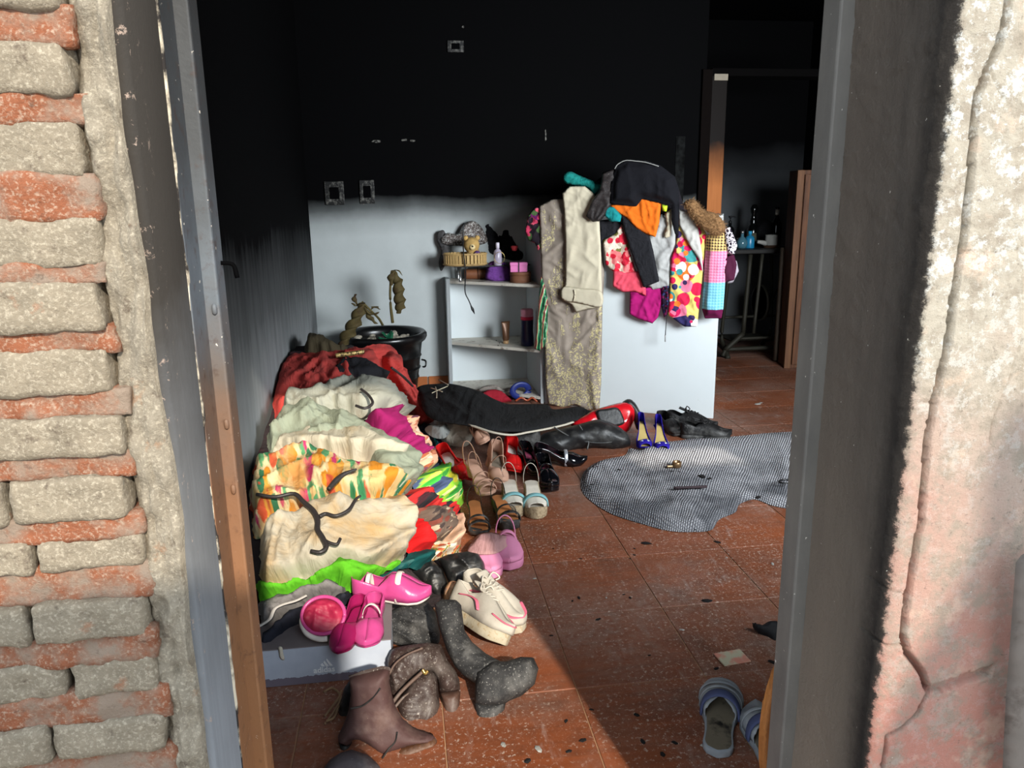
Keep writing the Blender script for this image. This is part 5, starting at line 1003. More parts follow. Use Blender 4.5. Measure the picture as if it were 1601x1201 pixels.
# ---- grey shoe box
sb = empty('shoe_box', (BX0, BY, 0), label='grey cardboard shoe box with a white sports logo, torn at its foot', cat='box')
def boxm():
    n = NT('grey_carton', .7, .3); p = n.pos(); z = n.math('ADD', n.sep(p, 2), n.math('MULTIPLY', n.math('SUBTRACT', n.noise(n.mp(p, (40, 40, 2)), 1.5, 3, .6), .5), .022))
    return n.done(n.mix(n.math('GREATER_THAN', z, .024), c8(112, 104, 116), n.mix(n.noise(p, 30, 3), c8(164, 172, 188), c8(184, 192, 204))))
m_bx = boxm(); LX = BX1-BX0
for nm, lo, hi in (('front_wall', (0, 0, 0), (LX, .004, BH-.004)), ('back_wall', (0, BD-.004, 0), (LX, BD, BH-.004)), ('side_wall', (0, 0.004, 0), (.004, BD-.004, BH-.004)), ('side_wall', (LX-.004, .004, 0), (LX, BD-.004, BH-.004)), ('bottom', (.004, .004, 0), (LX-.004, BD-.004, .004))): box(nm, lo, hi, m_bx, sb, .001)
box('lid', (-.002, -.0015, BH-.003), (LX+.002, BD+.002, BH), plain('mauve_grey_carton', (124, 116, 118), .7, var=.1), sb, .001)
m_logo = plain('logo_white', (236, 238, 240), .6, bump=0, var=.02)
lc = yp(507, 1047, BY-.0005); lx, lz = lc.x-BX0, lc.z
cu = bpy.data.curves.new('logo_text', 'FONT'); cu.body = 'adidas'; cu.size = .0235; cu.align_x = 'CENTER'; cu.extrude = .0004; cu.offset = .0004
to = bpy.data.objects.new('tmp', cu); COL.objects.link(to); bpy.context.view_layer.update(); me = bpy.data.meshes.new_from_object(to); bpy.data.objects.remove(to)
me.materials.clear(); o = add('logo_lettering', me, m_logo, sb, False); o.location = (lx, -.0012, lz-.0075); o.rotation_euler = (pi/2, 0, 0)
for k, h in enumerate((.010, .0165, .023)):
    x = lx-.0155+k*.0105; w_ = .0075; sl = h*.62; z0 = lz+.0105
    P = [(x+.004, z0), (x+.004+w_, z0), (x+.004+w_-sl, z0+h), (x+.004-sl, z0+h*1.0)]; P = [(x+.010, z0), (x+.010+w_, z0), (x+.010+w_-sl, z0+h), (x+.010-sl*.55, z0+h-.0045)]
    mesh('logo_stripe', [(a, -.0016, b) for a, b in P]+[(a, .0, b) for a, b in P], [(0, 1, 2, 3), (4, 7, 6, 5), (0, 4, 5, 1), (1, 5, 6, 2), (2, 6, 7, 3), (3, 7, 4, 0)], m_logo, sb, False)
q = yp(440, 1018, BY-.004); pillow('paper_tag', [(435, 1012), (441, 1012), (443, 1022), (445, 1032), (438, 1030), (436, 1020)], (0, BY-.004, 0), (0, -1, 0), plain('cream_paper', (214, 206, 188)), .0015, .001, sb, 0, .05, 0, 1, .004)
# ---- boots
m_bbt, m_bbt2 = leather('brown_suede_boot', (84, 60, 58), .65, (150, 128, 116), (.70, .76)), leather('brown_dusty_boot', (66, 52, 48), .5, (164, 156, 148), (.60, .68), 170)
m_blk2 = leather('dusty_black_suede', (44, 44, 45), .75, (150, 148, 144), (.60, .70), 190); m_blk3 = leather('black_soft_leather', (30, 30, 31), .42, (110, 108, 104), (.68, .74))
m_bsole = leather('brown_sole', (104, 68, 46), .6)
def seam(t, pts, p0, nr, r, mat, nm='seam', lift=.045):
    q = on_plane(p0, nr)(np.array(pts, float)); X = q[0]+q[1]*lift; D = CAM-X; return keep(tube(nm, X, r, mat, None, 24, 6), t)
def boot(name, label, parts, group=None):
    """parts: (part name, outline, point on its plane, plane normal, material, thickness, wrinkle)"""
    P0 = np.array(parts[0][2]); t = empty(name, (P0[0], P0[1], 0), label=label, cat='boot', group=group)
    for nm, poly, p0, nr, m_, th, am, ang, sd in parts: pillow(nm, poly, p0, nr, m_, th, th*.72, t, am, .05, ang, sd, .006, smooth_poly=False)
    return t
c = fl(610, 1186); nb = (-.10, -1, .28)
bt1 = boot('ankle_boot', 'brown suede ankle boot with heel, standing foremost on the floor', [
    ('upper', [(545, 1056), (560, 1052), (578, 1049), (603, 1043), (610, 1046), (609, 1068), (615, 1096), (622, 1112), (630, 1126), (648, 1141), (662, 1146), (677, 1150), (682, 1155), (675, 1158), (648, 1162), (627, 1168), (600, 1177), (588, 1169), (578, 1162), (568, 1156), (560, 1153), (551, 1156), (548, 1164), (530, 1159), (528, 1152), (536, 1135), (545, 1111), (548, 1087), (547, 1070)], (c.x, c.y+.045, 0), nb, m_bbt, .040, .004, .6, 80),
    ('sole', [(600, 1177), (627, 1168), (652, 1161), (677, 1154), (684, 1157), (682, 1164), (655, 1174), (633, 1182), (615, 1188), (603, 1185)], (c.x, c.y+.040, 0), nb, m_bsole, .036, 0, 0, 1),
    ('heel', [(528, 1153), (550, 1157), (550, 1172), (545, 1184), (537, 1184), (531, 1168)], (c.x, c.y+.06, 0), nb, m_blk3, .026, 0, 0, 1),
    ('collar_trim', [(545, 1058), (566, 1049), (598, 1041), (611, 1044), (610, 1049), (598, 1046), (567, 1054), (547, 1062)], (c.x, c.y+.035, 0), nb, m_bbt2, .034, 0, 0, 1)])
for pts in ([(552, 1098), (570, 1094), (586, 1082), (598, 1067)], [(601, 1174), (611, 1160), (621, 1148), (624, 1134)]): seam(bt1, pts, (c.x, c.y+.045, 0), nb, .0022, m_blk3, lift=.041)
c = fl(700, 1122); nb = (-.12, -1, .5)
bt2 = boot('tall_boot', 'crumpled brown leather boot with block heel leaning on the shoe box', [
    ('shaft', [(606, 1030), (612, 1016), (621, 1012), (642, 1008), (669, 1005), (690, 1008), (699, 1032), (711, 1047), (718, 1062), (720, 1084), (700, 1088), (687, 1084), (683, 1062), (675, 1050), (651, 1058), (633, 1080), (618, 1096), (610, 1080), (606, 1050)], (c.x, c.y+.10, 0), nb, m_bbt2, .050, .018, .9, 81),
    ('foot', [(621, 1099), (633, 1080), (651, 1056), (675, 1049), (683, 1059), (686, 1087), (689, 1117), (694, 1141), (678, 1144), (654, 1142), (633, 1133), (624, 1114)], (c.x, c.y+.05, 0), nb, m_bbt2, .045, .016, .9, 82),
    ('heel', [(688, 1083), (720, 1079), (719, 1095), (717, 1117), (709, 1122), (700, 1120), (693, 1104)], (c.x, c.y+.05, 0), nb, leather('brown_stacked_heel', (84, 60, 50), .5), .026, 0, 0, 1),
    ('toe_sole', [(668, 1144), (692, 1142), (693, 1174), (686, 1177), (664, 1173)], (c.x, c.y+.01, 0), (-.1, -1, .8), m_blk3, .025, 0, 0, 1)])
for pts, r, nm in (([(616, 1096), (630, 1078), (646, 1062), (664, 1046)], .005, 'strap'), ([(620, 1102), (634, 1086), (648, 1076)], .004, 'strap'), ([(646, 1100), (656, 1094), (662, 1104), (658, 1116), (644, 1118)], .003, 'seam'), ([(612, 1052), (622, 1034), (640, 1020), (664, 1010)], .003, 'seam')): seam(bt2, pts, (c.x, c.y+.075, 0), nb, r, leather('strap_leather', (104, 84, 74), .5), nm, .052)
seam(bt2, [(664, 1042), (668, 1048), (672, 1044)], (c.x, c.y+.075, 0), nb, .005, plain('gold_buckle', (170, 140, 80), .3, .5, .7), 'buckle', .058)
c = fl(775, 1128)
boot('tall_boot', 'dusty black suede tall boot lying with its toe on sunlit tiles', [
    ('shaft', [(679, 944), (690, 937), (713, 938), (721, 946), (726, 985), (738, 1004), (760, 1022), (782, 1034), (770, 1060), (748, 1072), (728, 1060), (711, 1042), (698, 1016), (688, 985)], (c.x-.02, c.y+.14, .08), (-.25, -.75, .65), m_blk2, .045, .012, 1.0, 83),
    ('foot', [(745, 1050), (770, 1034), (792, 1034), (814, 1027), (834, 1028), (842, 1045), (836, 1070), (816, 1088), (796, 1096), (784, 1104), (760, 1106), (742, 1100), (742, 1080)], (c.x, c.y+.06, .03), (-.15, -.8, .6), m_blk2, .044, .004, .9, 84),
    ('heel', [(741, 1096), (768, 1098), (792, 1094), (788, 1112), (776, 1126), (760, 1131), (745, 1126)], (c.x, c.y+.05, .0), (-.15, -.8, .5), m_blk2, .030, 0, 0, 1)])
boot('ankle_boot', 'dark boot partly cut off by the lower edge of the photo', [('toe', [(503, 1206), (516, 1188), (532, 1177), (550, 1172), (574, 1180), (592, 1196), (602, 1212), (580, 1236), (520, 1236)], (fl(550, 1230).x, fl(550, 1230).y+.02, 0), (-.1, -.8, .6), leather('dusty_plum_leather', (84, 76, 80), .6), .04, .004, .5, 98)])
boot('ankle_boot', 'black boot shaft hidden behind the brown suede ankle boot', [('shaft', [(522, 1150), (527, 1116), (538, 1076), (548, 1062), (566, 1070), (560, 1120), (550, 1152), (536, 1158)], (fl(535, 1160).x, fl(535, 1160).y+.13, 0), (-.1, -1, .3), m_blk3, .03, .004, .5, 99)])
ct = empty('shoelace', fl(512, 1110), label='tangle of thin tan shoelace on the shaded floor', cat='shoelace'); m_lc = plain('tan_lace', (150, 122, 92))
for k, pts in enumerate(([(506, 1082), (520, 1076), (532, 1088), (526, 1106), (514, 1124), (508, 1132)], [(508, 1120), (520, 1104), (530, 1090), (534, 1080)], [(510, 1128), (522, 1122), (530, 1104)])): keep(tube('strand', [fl(a, b, .006+.004*k) for a, b in pts], .0032, m_lc, None, 26, 6), ct)
c = fl(640, 1040)
boot('tall_boot', 'folded black suede boot shaft between pink flats and brown boot', [('shaft', [(586, 992), (596, 974), (608, 958), (630, 946), (668, 940), (681, 958), (688, 990), (687, 1008), (660, 1014), (628, 1014), (604, 1004)], (c.x, c.y+.12, 0), (-.1, -.8, .6), m_blk2, .050, .022, .4, 85)])
c = fl(740, 930)
boot('leather_boot', 'shiny black leather boot shaft lying left of the pink sandals', [('shaft', [(684, 874), (700, 867), (730, 862), (748, 866), (757, 880), (762, 910), (752, 922), (728, 918), (704, 918), (694, 894)], (c.x, c.y+.06, 0), (-.1, -.8, .6), m_blk3, .055, .018, 1.2, 86)])
boot('leather_boot', 'matt black leather boot shaft behind the shiny pink shoe', [('shaft', [(640, 896), (654, 884), (676, 876), (692, 890), (700, 914), (696, 938), (682, 942), (672, 924), (656, 908)], (c.x-.06, c.y+.06, 0), (-.1, -.8, .6), m_blk3, .045, .018, 1.0, 87)])
pillow('peach_slipper', [(694, 934), (696, 918), (706, 908), (720, 912), (740, 914), (750, 920), (744, 930), (726, 930), (712, 940), (700, 944)], (fl(715, 960).x, fl(715, 960).y+.05, 0), (-.1, -.8, .6), fabric('peach_cloth', (220, 168, 132), .9, dirt=(120, 150, 190), dscale=14, dthr=(.62, .66)), .035, .03, None, .008, .04, .5, 88, .007, 'peach slipper with blue heel stripe behind the white trainers', 'slipper')
# ---- bags
c = fl(915, 708)
bg_ = empty('black_handbag', (c.x, c.y, 0), label='large soft black leather bag sagging on the floor, seams across it', cat='bag')
pillow('body', [(836, 694), (850, 678), (880, 670), (910, 662), (936, 656), (962, 664), (982, 680), (984, 698), (960, 706), (930, 703), (900, 706), (872, 716), (850, 712)], (c.x, c.y+.10, 0), (-.1, -.9, .4), m_blk3, .09, .07, bg_, .012, .10, .2, 89, .010)
for pts in ([(866, 668), (890, 682), (918, 691), (950, 692), (980, 684)], [(905, 664), (914, 678), (920, 691), (918, 703)]):
    q = on_plane((c.x, c.y+.012, 0), (-.1, -.9, .4))(np.array(pts))[0]; keep(tube('seam', q, .004, leather('bag_piping', (60, 62, 62), .4), None, 24, 6), bg_)
rb_ = empty('red_handbag', (fl(945, 690).x, c.y+.2, .05), label='shiny red and black handbag lying behind the black leather bag', cat='bag'); c2 = fl(945, 690)
pillow('body', [(893, 662), (916, 648), (932, 640), (976, 629), (992, 640), (990, 660), (980, 676), (955, 682), (925, 680), (900, 670)], (c2.x, c2.y+.08, 0), (-.1, -.9, .4), plain('glossy_red', (206, 22, 34), .2, .5, bump=.05), .06, .05, rb_, .006, .08, .3, 90, .009)
pillow('pocket', [(932, 643), (948, 639), (966, 638), (976, 656), (974, 664), (955, 668), (938, 662)], (c2.x, c2.y+.015, 0), (-.1, -.9, .4), m_blk3, .014, .012, rb_, 0, .05, 0, 1, .007)
pillow('gusset', [(964, 640), (974, 628), (984, 624), (994, 632), (1003, 650), (1006, 668), (996, 672), (988, 650), (978, 640)], (c2.x, c2.y+.10, 0), (-.1, -.9, .4), m_blk3, .05, .03, rb_, 0, .05, 0, 1, .007)
pillow('black_clutch', [(788, 682), (812, 672), (842, 672), (842, 698), (820, 717), (806, 708)], (fl(815, 720).x, fl(815, 720).y+.08, 0), (-.1, -.9, .5), leather('black_nubuck', (36, 35, 34), .8), .05, .04, None, .012, .05, .3, 91, .008, 'crushed black suede clutch under the hem of the black dress', 'clutch')
# ---- black dress spread over the shoes
m_bdr = fabric('charcoal_black_cloth', (36, 36, 37), var=.15)
def dress_h(x, y): return .10+.10*sm(.9, .2, x)+.0*y
od = garment('black_dress', 'long black dress spread flat over the shoes in front of the shelf', 'dress', [(650, 610), (662, 602), (694, 600), (711, 601), (739, 608), (756, 615), (777, 626), (800, 632), (853, 632), (866, 640), (904, 636), (921, 642), (934, 648), (917, 653), (885, 661), (853, 669), (811, 674), (769, 672), (726, 664), (684, 657), (665, 646), (657, 624)], lambda p: march(p, dress_h), m_bdr, .02, .022, .15, .10, 92, step=.011, tuck=.02, sink=.0, thick=.006)
m_strw = plain('pale_straw', (196, 186, 160))
for pts in ([(674, 618), (684, 621), (692, 624)], [(683, 634), (683, 624), (681, 616)], [(686, 605), (694, 609), (701, 613)], [(676, 626), (684, 622), (700, 615)]):
    q = march(np.array(pts), dress_h)[0]+np.array([0, -.01, .045]); keep(tube('loose_thread', q, .003, m_strw, None, 12, 6), od)
q = march(np.array([(733, 664), (770, 676), (800, 680), (825, 676), (853, 671), (880, 665), (896, 660)]), dress_h)[0]; keep(tube('lace_hem', q+np.array([0, 0, .0]), .009, fabric('cream_lace', (206, 198, 180), dirt=(60, 56, 50), dscale=60), None, 40, 6, .6), od)
o = pillow('white_fluffy_cloth', [(690, 676), (700, 664), (722, 662), (740, 668), (738, 686), (728, 698), (706, 697), (694, 690)], (0, 3.85, 0), (-.1, -.9, .5), fabric('white_fluff', (196, 188, 172), .9, var=.2, bs=300), .05, .04, None, .02, .03, .5, 93, .008, 'fluffy off-white cloth bunched behind the nude sandals', 'cloth')
garment('grey_lace', 'grey lace cloth hanging out between red dress and black dress', 'cloth', [(664, 668), (676, 660), (698, 660), (704, 670), (694, 682), (676, 680)], on_flat(.14), fabric('grey_lace', (160, 162, 158), dirt=(90, 90, 90), dscale=50), .02, .02, .8, .035, 94, step=.009)
# ---- dark sandal and board by the right jamb
c = fl(1200, 1002)
pillow('charred_sandal', [(1176, 974), (1190, 978), (1202, 972), (1216, 974), (1226, 990), (1222, 1006), (1206, 1008), (1198, 996), (1184, 988)], (c.x, c.y+.03, 0), (0, -.6, .8), plain('charred_rubber', (24, 24, 27), .7, bump=.6), .025, .02, None, .006, .03, .4, 95, .006, 'charred black sandal on the floor by the right door jamb', 'sandal')
def woodm(name, a, b, sc=(3, 60, 3)):
    n = NT(name, .65, .3); v = n.co('Object'); g = n.noise(n.mp(v, (40, 40, 2.5), (0, .12, 0)), 1.6, 5, .65, .6); n.bump(g, .4, .004); return n.done(n.ramp(g, [(.3, c8(*a)), (.7, c8(*b))]))
pillow('wooden_board', [(1213, 1040), (1203, 1060), (1195, 1088), (1189, 1120), (1186, 1160), (1188, 1203), (1200, 1240), (1236, 1240), (1236, 1040)], (0, 1.13, 0), (0, -1, 0), woodm('tan_wood', (112, 66, 30), (186, 124, 66)), .012, .008, None, 0, .05, 0, 1, .008, 'tan wooden board with a curved edge standing behind the right jamb', 'board')
# ---- small things on the floor and rug
def matm(name, rgb, **k): return plain(name, rgb, **k)
q = fl(1145, 1030); cdx = empty('card', (q.x, q.y, .001), rot=(0, 0, .12), label='small pink and pale green card lying on the tiles', cat='card')
n = NT('faded_card', .6, .3); v = n.co('Object'); m_cd = n.done(n.mix(n.mask(n.noise(v, 22, 3), .45, .6), c8(190, 186, 160), c8(206, 140, 122)))
box('card_sheet', (-.042, -.030, 0), (.042, .032, .004), m_cd, cdx, .001)
m_char = plain('charred_bit', (26, 24, 24), .8, bump=.6); m_glass = plain('pale_chip', (160, 158, 152), .35, .5, bump=0)
def chip(name, label, px, py, s, mat, grp, seed, z=0., cat='debris'):
    r = random.Random(seed); q = fl(px, py, z); k = r.randint(5, 7); v = []
    for zz, f in ((0, 1.), (.22, .9), (.38, .45)): v += [(s*f*r.uniform(.7, 1.2)*cos(2*pi*i/k), s*.55*f*r.uniform(.7, 1.2)*sin(2*pi*i/k), zz*s*.55) for i in range(k)]
    f = [tuple(range(k))[::-1]]+[(a*k+i, a*k+(i+1) % k, (a+1)*k+(i+1) % k, (a+1)*k+i) for a in (0, 1) for i in range(k)]+[tuple(2*k+i for i in range(k))]
    o = mesh(name, v, f, mat, None, False); o.location = (q.x, q.y, z+.0005); o.rotation_euler = (0, 0, r.uniform(0, 6)); return tag(o, label, cat, grp)
for i, (px, py, s) in enumerate([(935, 969, .012), (1010, 850, .022), (992, 868, .008), (1105, 940, .020), (1122, 848, .016), (1120, 1046, .010), (992, 858, .007), (865, 858, .006), (908, 874, .008), (905, 935, .010), (895, 940, .007), (862, 994, .007), (985, 935, .008), (975, 930, .007), (912, 1158, .012), (995, 1118, .010), (1005, 1160, .011), (890, 1175, .010), (885, 1128, .008), (825, 1190, .012), (1055, 1162, .010), (1208, 1036, .016), (985, 874, .006), (1015, 1025, .006), (925, 1110, .008), (1036, 1180, .012)]): chip('charred_flake', 'small charred black flake scattered on the tiled floor', px, py, s, m_char, 'charred flakes on the floor', 100+i)
for i, (px, py, s) in enumerate([(836, 905, .010), (1066, 985, .012), (1208, 882, .014), (1030, 982, .006), (842, 1172, .018), (787, 1165, .014), (1100, 1166, .016), (1185, 632, .030), (1190, 630, .018), (948, 935, .008), (1136, 872, .008)]): chip('plaster_chip', 'small pale plaster chip scattered on the tiled floor', px, py, s*.8, m_glass, 'pale chips on the floor', 200+i)
ck = fl(1058, 730, .04); kk = empty('metal_clasp', (ck.x, ck.y, .038), label='small bronze metal clasp lying on the crochet rug', cat='clasp')
m_brz = plain('bronze', (120, 96, 70), .3, .5, .7, bump=0); lathe('ring', [(.018, 0), (.022, .004), (.022, .026), (.018, .03), (.015, .026), (.015, .004)], m_brz, kk, 16); box('tab', (-.05, -.008, 0), (-.02, .008, .012), m_brz, kk, .003)
tag(tube('burnt_stick', [fl(1053, 763, .045), fl(1080, 762, .048), fl(1105, 761, .046)], .006, plain('burnt_wood', (52, 40, 44), .8), None, 10, 7), 'thin burnt stick lying on the crochet rug', 'stick')
tag(tube('black_ring', [(fl(1228, 753, .05)+Vector((.03*cos(t), .02*sin(t), .0))) for t in np.linspace(0, 2*pi, 15)], .004, m_blk, None, 30, 6), 'thin black ring on the rug beside the door jamb', 'ring')
for i, (px, py, s) in enumerate([(968, 735, .014), (927, 730, .010), (934, 730, .008), (925, 758, .012), (922, 766, .008), (1050, 737, .010), (1062, 738, .008), (1098, 745, .026), (1110, 748, .014), (1085, 706, .006), (1185, 778, .02)]): chip('charred_flake', 'small charred black flake lying on the crochet rug', px, py, s, m_char, 'charred flakes on the rug', 300+i, .036)
# ================================================================== FAR ROOM ON THE RIGHT
# wooden jamb of the inner doorway
m_jamb = woodm('brown_jamb_wood', (128, 76, 40), (166, 104, 58))
n = NT('scorched_jamb', .6, .3); p = n.pos(); z = n.math('ADD', n.sep(p, 2), n.math('MULTIPLY', n.noise(p, 8, 4), .12)); n.set('Specular IOR Level', .1); m_sj = n.done(n.mix(n.map(z, 1.42, 1.72), n.mix(n.noise(n.mp(p, (30, 30, 2)), 2, 4), c8(150, 88, 46), c8(186, 116, 66)), c8(20, 15, 13)))
d2 = struct(empty('door_2', (2.10, YB, 0)), 'scorched wooden frame of the inner doorway')
jz = yp(1125, 120, YB+.02).z; JX = yp(1104, 300, YB).x-2.10
box('jamb', (JX, -.02, 0), (JX+.11, .15, jz), m_sj, d2, .003); box('architrave', (JX-.07, -.03, 0), (JX, .0, jz+.04), plain('charred_wood', (16, 12, 11), .95, .04), d2, .003)
box('head', (JX, -.02, jz), (JX+.95, .15, jz+.05), plain('charred_black_wood', (7, 6, 6), .9, .05), d2, .003)
box('head_bit', (JX+.012, -.028, jz-.03), (JX+.11, -.018, jz+.012), plain('pale_wood', (150, 140, 124)), d2, .002)
o = box('paper_strip', (JX-.235, -.006, 1.15), (JX-.17, -.002, 1.70), plain('sooty_paper', (30, 31, 31), .9, .05, dirt=(9, 9, 9), dscale=12, dthr=(.4, .6)), None, 0); o.location = (2.10, YB, 0); tag(o, 'sooty grey paper strip on the black wall left of the inner doorway', 'paper')
# dark wooden wardrobe at the right
f0 = fl(1228, 576); dz = yp(1245, 266, f0.y).z
dl = empty('wardrobe', (f0.x, f0.y, 0), rot=(0, 0, atan2(-.22, 1)), label='dark brown wooden wardrobe in the shadow at the far right', cat='wardrobe')
m_dw, m_dd = woodm('dark_door_wood', (60, 36, 24), (112, 72, 46)), woodm('door_edge_wood', (84, 54, 36), (118, 80, 52))
box('carcass', (.0, .02, .0), (.56, .26, dz), m_dw, dl, .003); box('edge_stile', (-.012, -.004, .0), (.035, .03, dz), m_dd, dl, .003)
for x0, x1 in ((.045, .29), (.30, .55)):
    dr = box('door', (x0, -.002, .03), (x1, .019, dz-.03), m_dw, dl, .003)
    for z0, z1 in ((.10, .62), (.70, dz-.10)): box('panel', (x0+.05, -.008, z0), (x1-.05, -.001, z1), m_dw, dr, .003)
bp = fl(1212, 566); btp = yp(1224, 387, bp.y+.02)
tag(tube('timber_post', [bp+Vector((0, 0, .012)), (bp+btp)/2, btp], .020, woodm('grey_timber', (58, 48, 40), (84, 72, 60)), None, 8, 4), 'narrow grey-brown timber batten leaning between table and wardrobe', 'post')
# old sewing-machine table on cast-iron legs
tp = fl(1180, 560); TZ = yp(1190, 386, tp.y+.3).z
st = empty('sewing_table', (tp.x+.02, tp.y+.28, 0), label='old sewing-machine table on cast-iron legs in the dark far room', cat='table')
m_iron, m_tt = plain('sooty_cast_iron', (44, 42, 34), .6, .3, .2, bump=.3), plain('dark_table_top', (28, 26, 25), .5, bump=.1)
box('table_top', (-.40, -.26, TZ-.035), (.36, .28, TZ), m_tt, st, .006)
def leg(x):
    for s in (-1, 1):
        tube('leg', [(x, s*.20, TZ-.04), (x, s*.17, TZ*.7), (x, s*.12, TZ*.35), (x, s*.11, .14), (x, s*.20, .06), (x, s*.26, .0)], [.020, .018, .015, .016, .020, .022], m_iron, st, 26, 8)
    tube('foot_rail', [(x, -.20, .05), (x, 0, .085), (x, .20, .05)], .014, m_iron, st, 12, 8); tube('upper_rail', [(x, -.19, TZ-.06), (x, .19, TZ-.06)], .016, m_iron, st, 6, 8)
    tube('brace', [(x, -.13, .4), (x, 0, .55), (x, .13, .4)], .010, m_iron, st, 14, 8)
for x in (-.24, .30): leg(x)
def wide_leg(x):
    v = lambda a, b: [(x+a[0], -.24, a[1]), (x+b[0], -.24, b[1])]
    for a, b, r in (((-.03, TZ-.04), (-.055, .20), .018), ((.07, TZ-.04), (.035, .20), .014), ((-.055, .20), (-.20, .07), .022), ((-.20, .07), (-.22, 0.02), .018), ((-.20, .075), (.26, .075), .018), ((-.08, .16), (.26, .16), .012)): tube('leg_bar', v(a, b), r, m_iron, st, 6, 8)
wide_leg(-.06)
tube('stretcher', [(-.24, 0, .3), (.30, 0, .3)], .012, m_iron, st, 6, 8); lathe('flywheel', [(.14, -.012), (.152, -.012), (.152, .012), (.14, .012), (.14, -.012)], m_iron, st, 28, (.12, -.03, .42)).rotation_euler = (0, pi/2, 0)
box('treadle', (-.18, -.14, .12), (.22, .12, .135), m_iron, st, .004)
def ont(px, dy=0.0): q = yp(px, 380, st.location.y+dy); return (q.x, st.location.y+dy, TZ+.001)
m_dkg, m_lbl = plain('dark_bottle_glass', (12, 14, 14), .12, .6, bump=0), plain('pale_label', (196, 190, 176))
b = bottle('wine_bottle', 'dark wine bottle with a pale neck label on the sewing table', [(.001, 0), (.040, 0), (.042, .005), (.042, .17), (.036, .20), (.016, .235), (.0145, .30), (.017, .305), (.017, .32), (.001, .32)], ont(1212, .05), m_dkg); lathe('neck_label', [(.0155, .245), (.0158, .30), (.015, .30)], m_lbl, b, 18)
jg = empty('white_jug', ont(1206, -.12), label='white enamel pitcher with a long spout beside the wine bottle', cat='pitcher')
lathe('body', [(.001, 0), (.045, 0), (.050, .006), (.052, .05), (.050, .10), (.053, .105), (.048, .10), (.046, .02), (.001, .02)], plain('white_enamel', (170, 168, 162), .35, bump=0), jg, 26); tube('spout', [(-.045, 0, .035), (-.085, 0, .045), (-.12, 0, .05)], [.022, .017, .013], MATS['white_enamel'], jg, 12, 10); lathe('base', [(.001, -.0), (.062, 0), (.062, .018), (.05, .022)], plain('brown_stand', (70, 46, 30)), jg, 24)
b = bottle('blue_bottle', 'bright blue plastic bottle on the sewing table', [(.001, 0), (.036, 0), (.038, .005), (.038, .075), (.030, .092), (.013, .10), (.013, .115)], ont(1172, -.10), plain('cyan_plastic', (30, 120, 160), .3, .5, bump=0), cap=([(.015, .112), (.015, .135), (.001, .136)], plain('cyan_cap', (40, 140, 180), .4, bump=0)))
b = bottle('glass_flask', 'round blue-grey glass flask left of the bright blue bottle', [(.001, 0), (.034, .002), (.044, .03), (.042, .06), (.024, .085), (.012, .095), (.012, .12)], ont(1160, -.12), plain('blue_grey_glass', (70, 110, 124), .15, .6, bump=0), cap=([(.014, .118), (.014, .14), (.001, .141)], m_chrome))
b = bottle('tall_bottle', 'tall dark glass decanter standing against the grey wall', [(.001, 0), (.045, 0), (.048, .005), (.048, .13), (.040, .16), (.026, .18), (.03, .20), (.026, .22), (.018, .26), (.028, .28), (.032, .31), (.018, .34), (.001, .345)], ont(1176, .16), m_dkg); lathe('label', [(.0485, .04), (.0488, .11), (.048, .11)], plain('faded_label', (96, 94, 78)), b, 20)
b = bottle('pump_bottle', 'black pump bottle at the left end of the sewing table', [(.001, 0), (.034, 0), (.036, .004), (.036, .15), (.020, .17), (.012, .175), (.012, .20)], ont(1140, .0), m_dkg, cap=([(.014, .195), (.014, .215), (.006, .217), (.006, .24), (.016, .242), (.016, .256), (.001, .257)], m_blk)); tube('nozzle', [(0, 0, .25), (.03, 0, .25), (.045, 0, .244)], .006, m_blk, b, 8, 6)
b = bottle('small_jar', 'small clear jar with metal lid behind the glass flask', [(.001, 0), (.026, 0), (.028, .004), (.028, .055), (.022, .06)], ont(1156, .06), plain('clear_grey_glass', (110, 112, 112), .12, .6, bump=0), cap=([(.025, .058), (.025, .074), (.001, .075)], m_chrome))
pillow('dark_rag', [(1182, 360), (1190, 348), (1200, 344), (1208, 352), (1208, 385), (1196, 386), (1184, 385)], (0, st.location.y+.12, 0), (0, -1, 0), fabric('sooty_rag', (26, 26, 28)), .04, .03, None, .01, .04, .3, 97, .01, 'sooty dark rag heaped behind the white jug', 'rag')
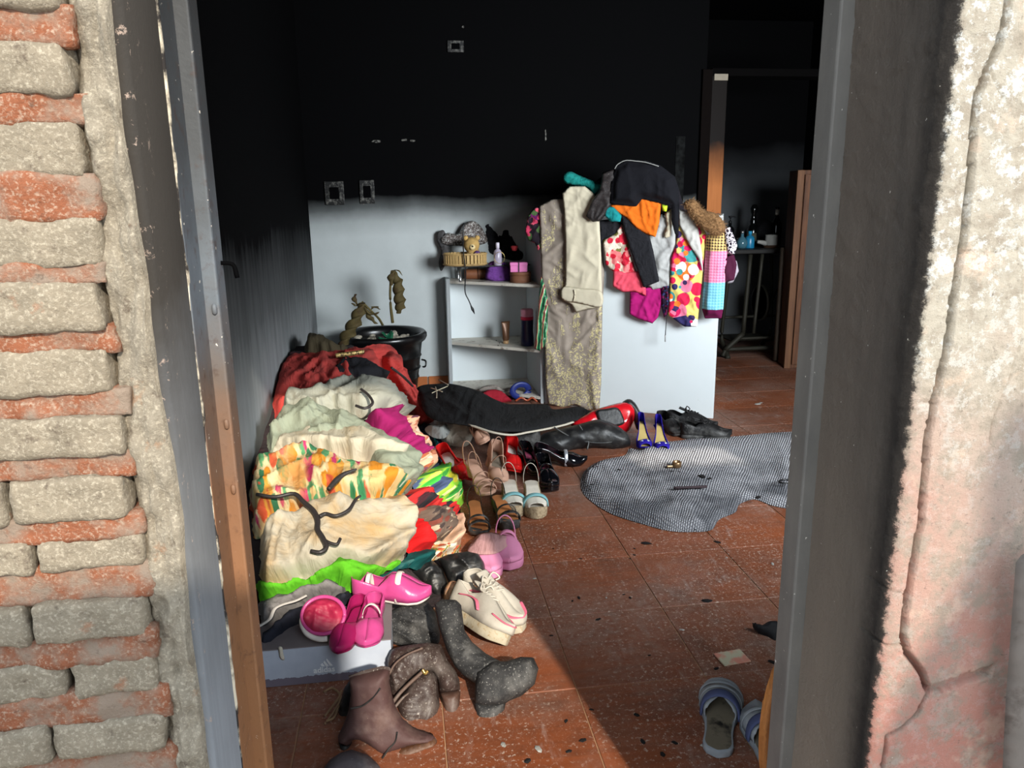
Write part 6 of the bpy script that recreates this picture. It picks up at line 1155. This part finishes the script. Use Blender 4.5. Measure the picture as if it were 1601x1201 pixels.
# ================================================================== SHADE SLABS added unseen behind the viewer, for walls and boots; gate post
m_slab = plain('shade_slab_plaster', (170, 160, 146))
DX, DZ = SUND.x/SUND.y, SUND.z/SUND.y
def shade_slab(name, poly, Y, label, th=.12):
    """added unseen slab; poly is (x, z) where its shadow falls on the front wall"""
    P = [(x-DX*(YF-Y), z-DZ*(YF-Y)) for x, z in poly]; bm = bmesh.new(); vs = [bm.verts.new((x, Y, z)) for x, z in P]; fc = bm.faces.new(vs); r = bmesh.ops.extrude_face_region(bm, geom=[fc])
    for g in r['geom']:
        if isinstance(g, bmesh.types.BMVert): g.co.y = Y-th
    bmesh.ops.recalc_face_normals(bm, faces=bm.faces); me = bpy.data.meshes.new(name); bm.to_mesh(me); bm.free(); return struct(add(name, me, m_slab, None, False), label)
shade_slab('shade_slab_left', [(.013, -1.5), (.013, .82), (-.02, .88), (-.10, .91), (-.25, .90), (-.9, .86), (-.9, -1.5)], -1.0, 'added unseen slab behind the viewer, shading brick wall and boots')
shade_slab('shade_slab_right', [(q.x, q.z) for q in (yp(a, b, YF) for a, b in [(1571, 650), (1580, 632), (1601, 625), (1700, 625), (1700, 1300), (1385, 1300), (1388, 1120), (1440, 1015), (1478, 965), (1500, 900), (1545, 808), (1564, 792), (1568, 700)])], -1.2, 'added unseen slab behind the viewer, shading the lower right wall')
gpx = yp(1590, 1120, .78)
pillow('gate_post', [(1588, 880), (1601, 862), (1640, 862), (1640, 1230), (1566, 1230), (1572, 1100)], (0, .785, 0), (0, -1, 0), plain('grey_gate_metal', (104, 96, 90), .7, dirt=(60, 50, 44), dscale=12), .008, .006, None, 0, .05, 0, 1, .012, 'grey weathered gate post at the lower right edge of the wall', 'post', smooth_poly=False)
import numpy as np
from math import *
H=1.3; F=1200.; 
def setup(yaw=7.8,pitch=13.6,roll=-0.8):
    global R,U,Fw
    y=radians(yaw);p=radians(pitch);r=radians(roll)
    Fw=np.array([sin(y)*cos(p),cos(y)*cos(p),-sin(p)])
    R0=np.array([cos(y),-sin(y),0]); U0=np.cross(R0,Fw)
    # image down dir of world vertical tilts right => world down projects to (+sin r, cos r)
    R=R0*cos(r)+U0*sin(r)*1; U=U0*cos(r)-R0*sin(r)
setup(7.8,13.6,-0.8)
def ray(px,py):
    d=R*(px-800.5)-U*(py-600.5)+Fw*F
    return d/np.linalg.norm(d)
C=np.array([0,0,H])
def fl(px,py,z=0):
    d=ray(px,py); t=(z-H)/d[2]; return C+t*d
def yp(px,py,Y):
    d=ray(px,py); return C+d*(Y/d[1])
def xp(px,py,X):
    d=ray(px,py); return C+d*(X/d[0])
def pj(p):
    v=np.array(p)-C; return (800.5+F*v@R/(v@Fw),600.5-F*v@U/(v@Fw))
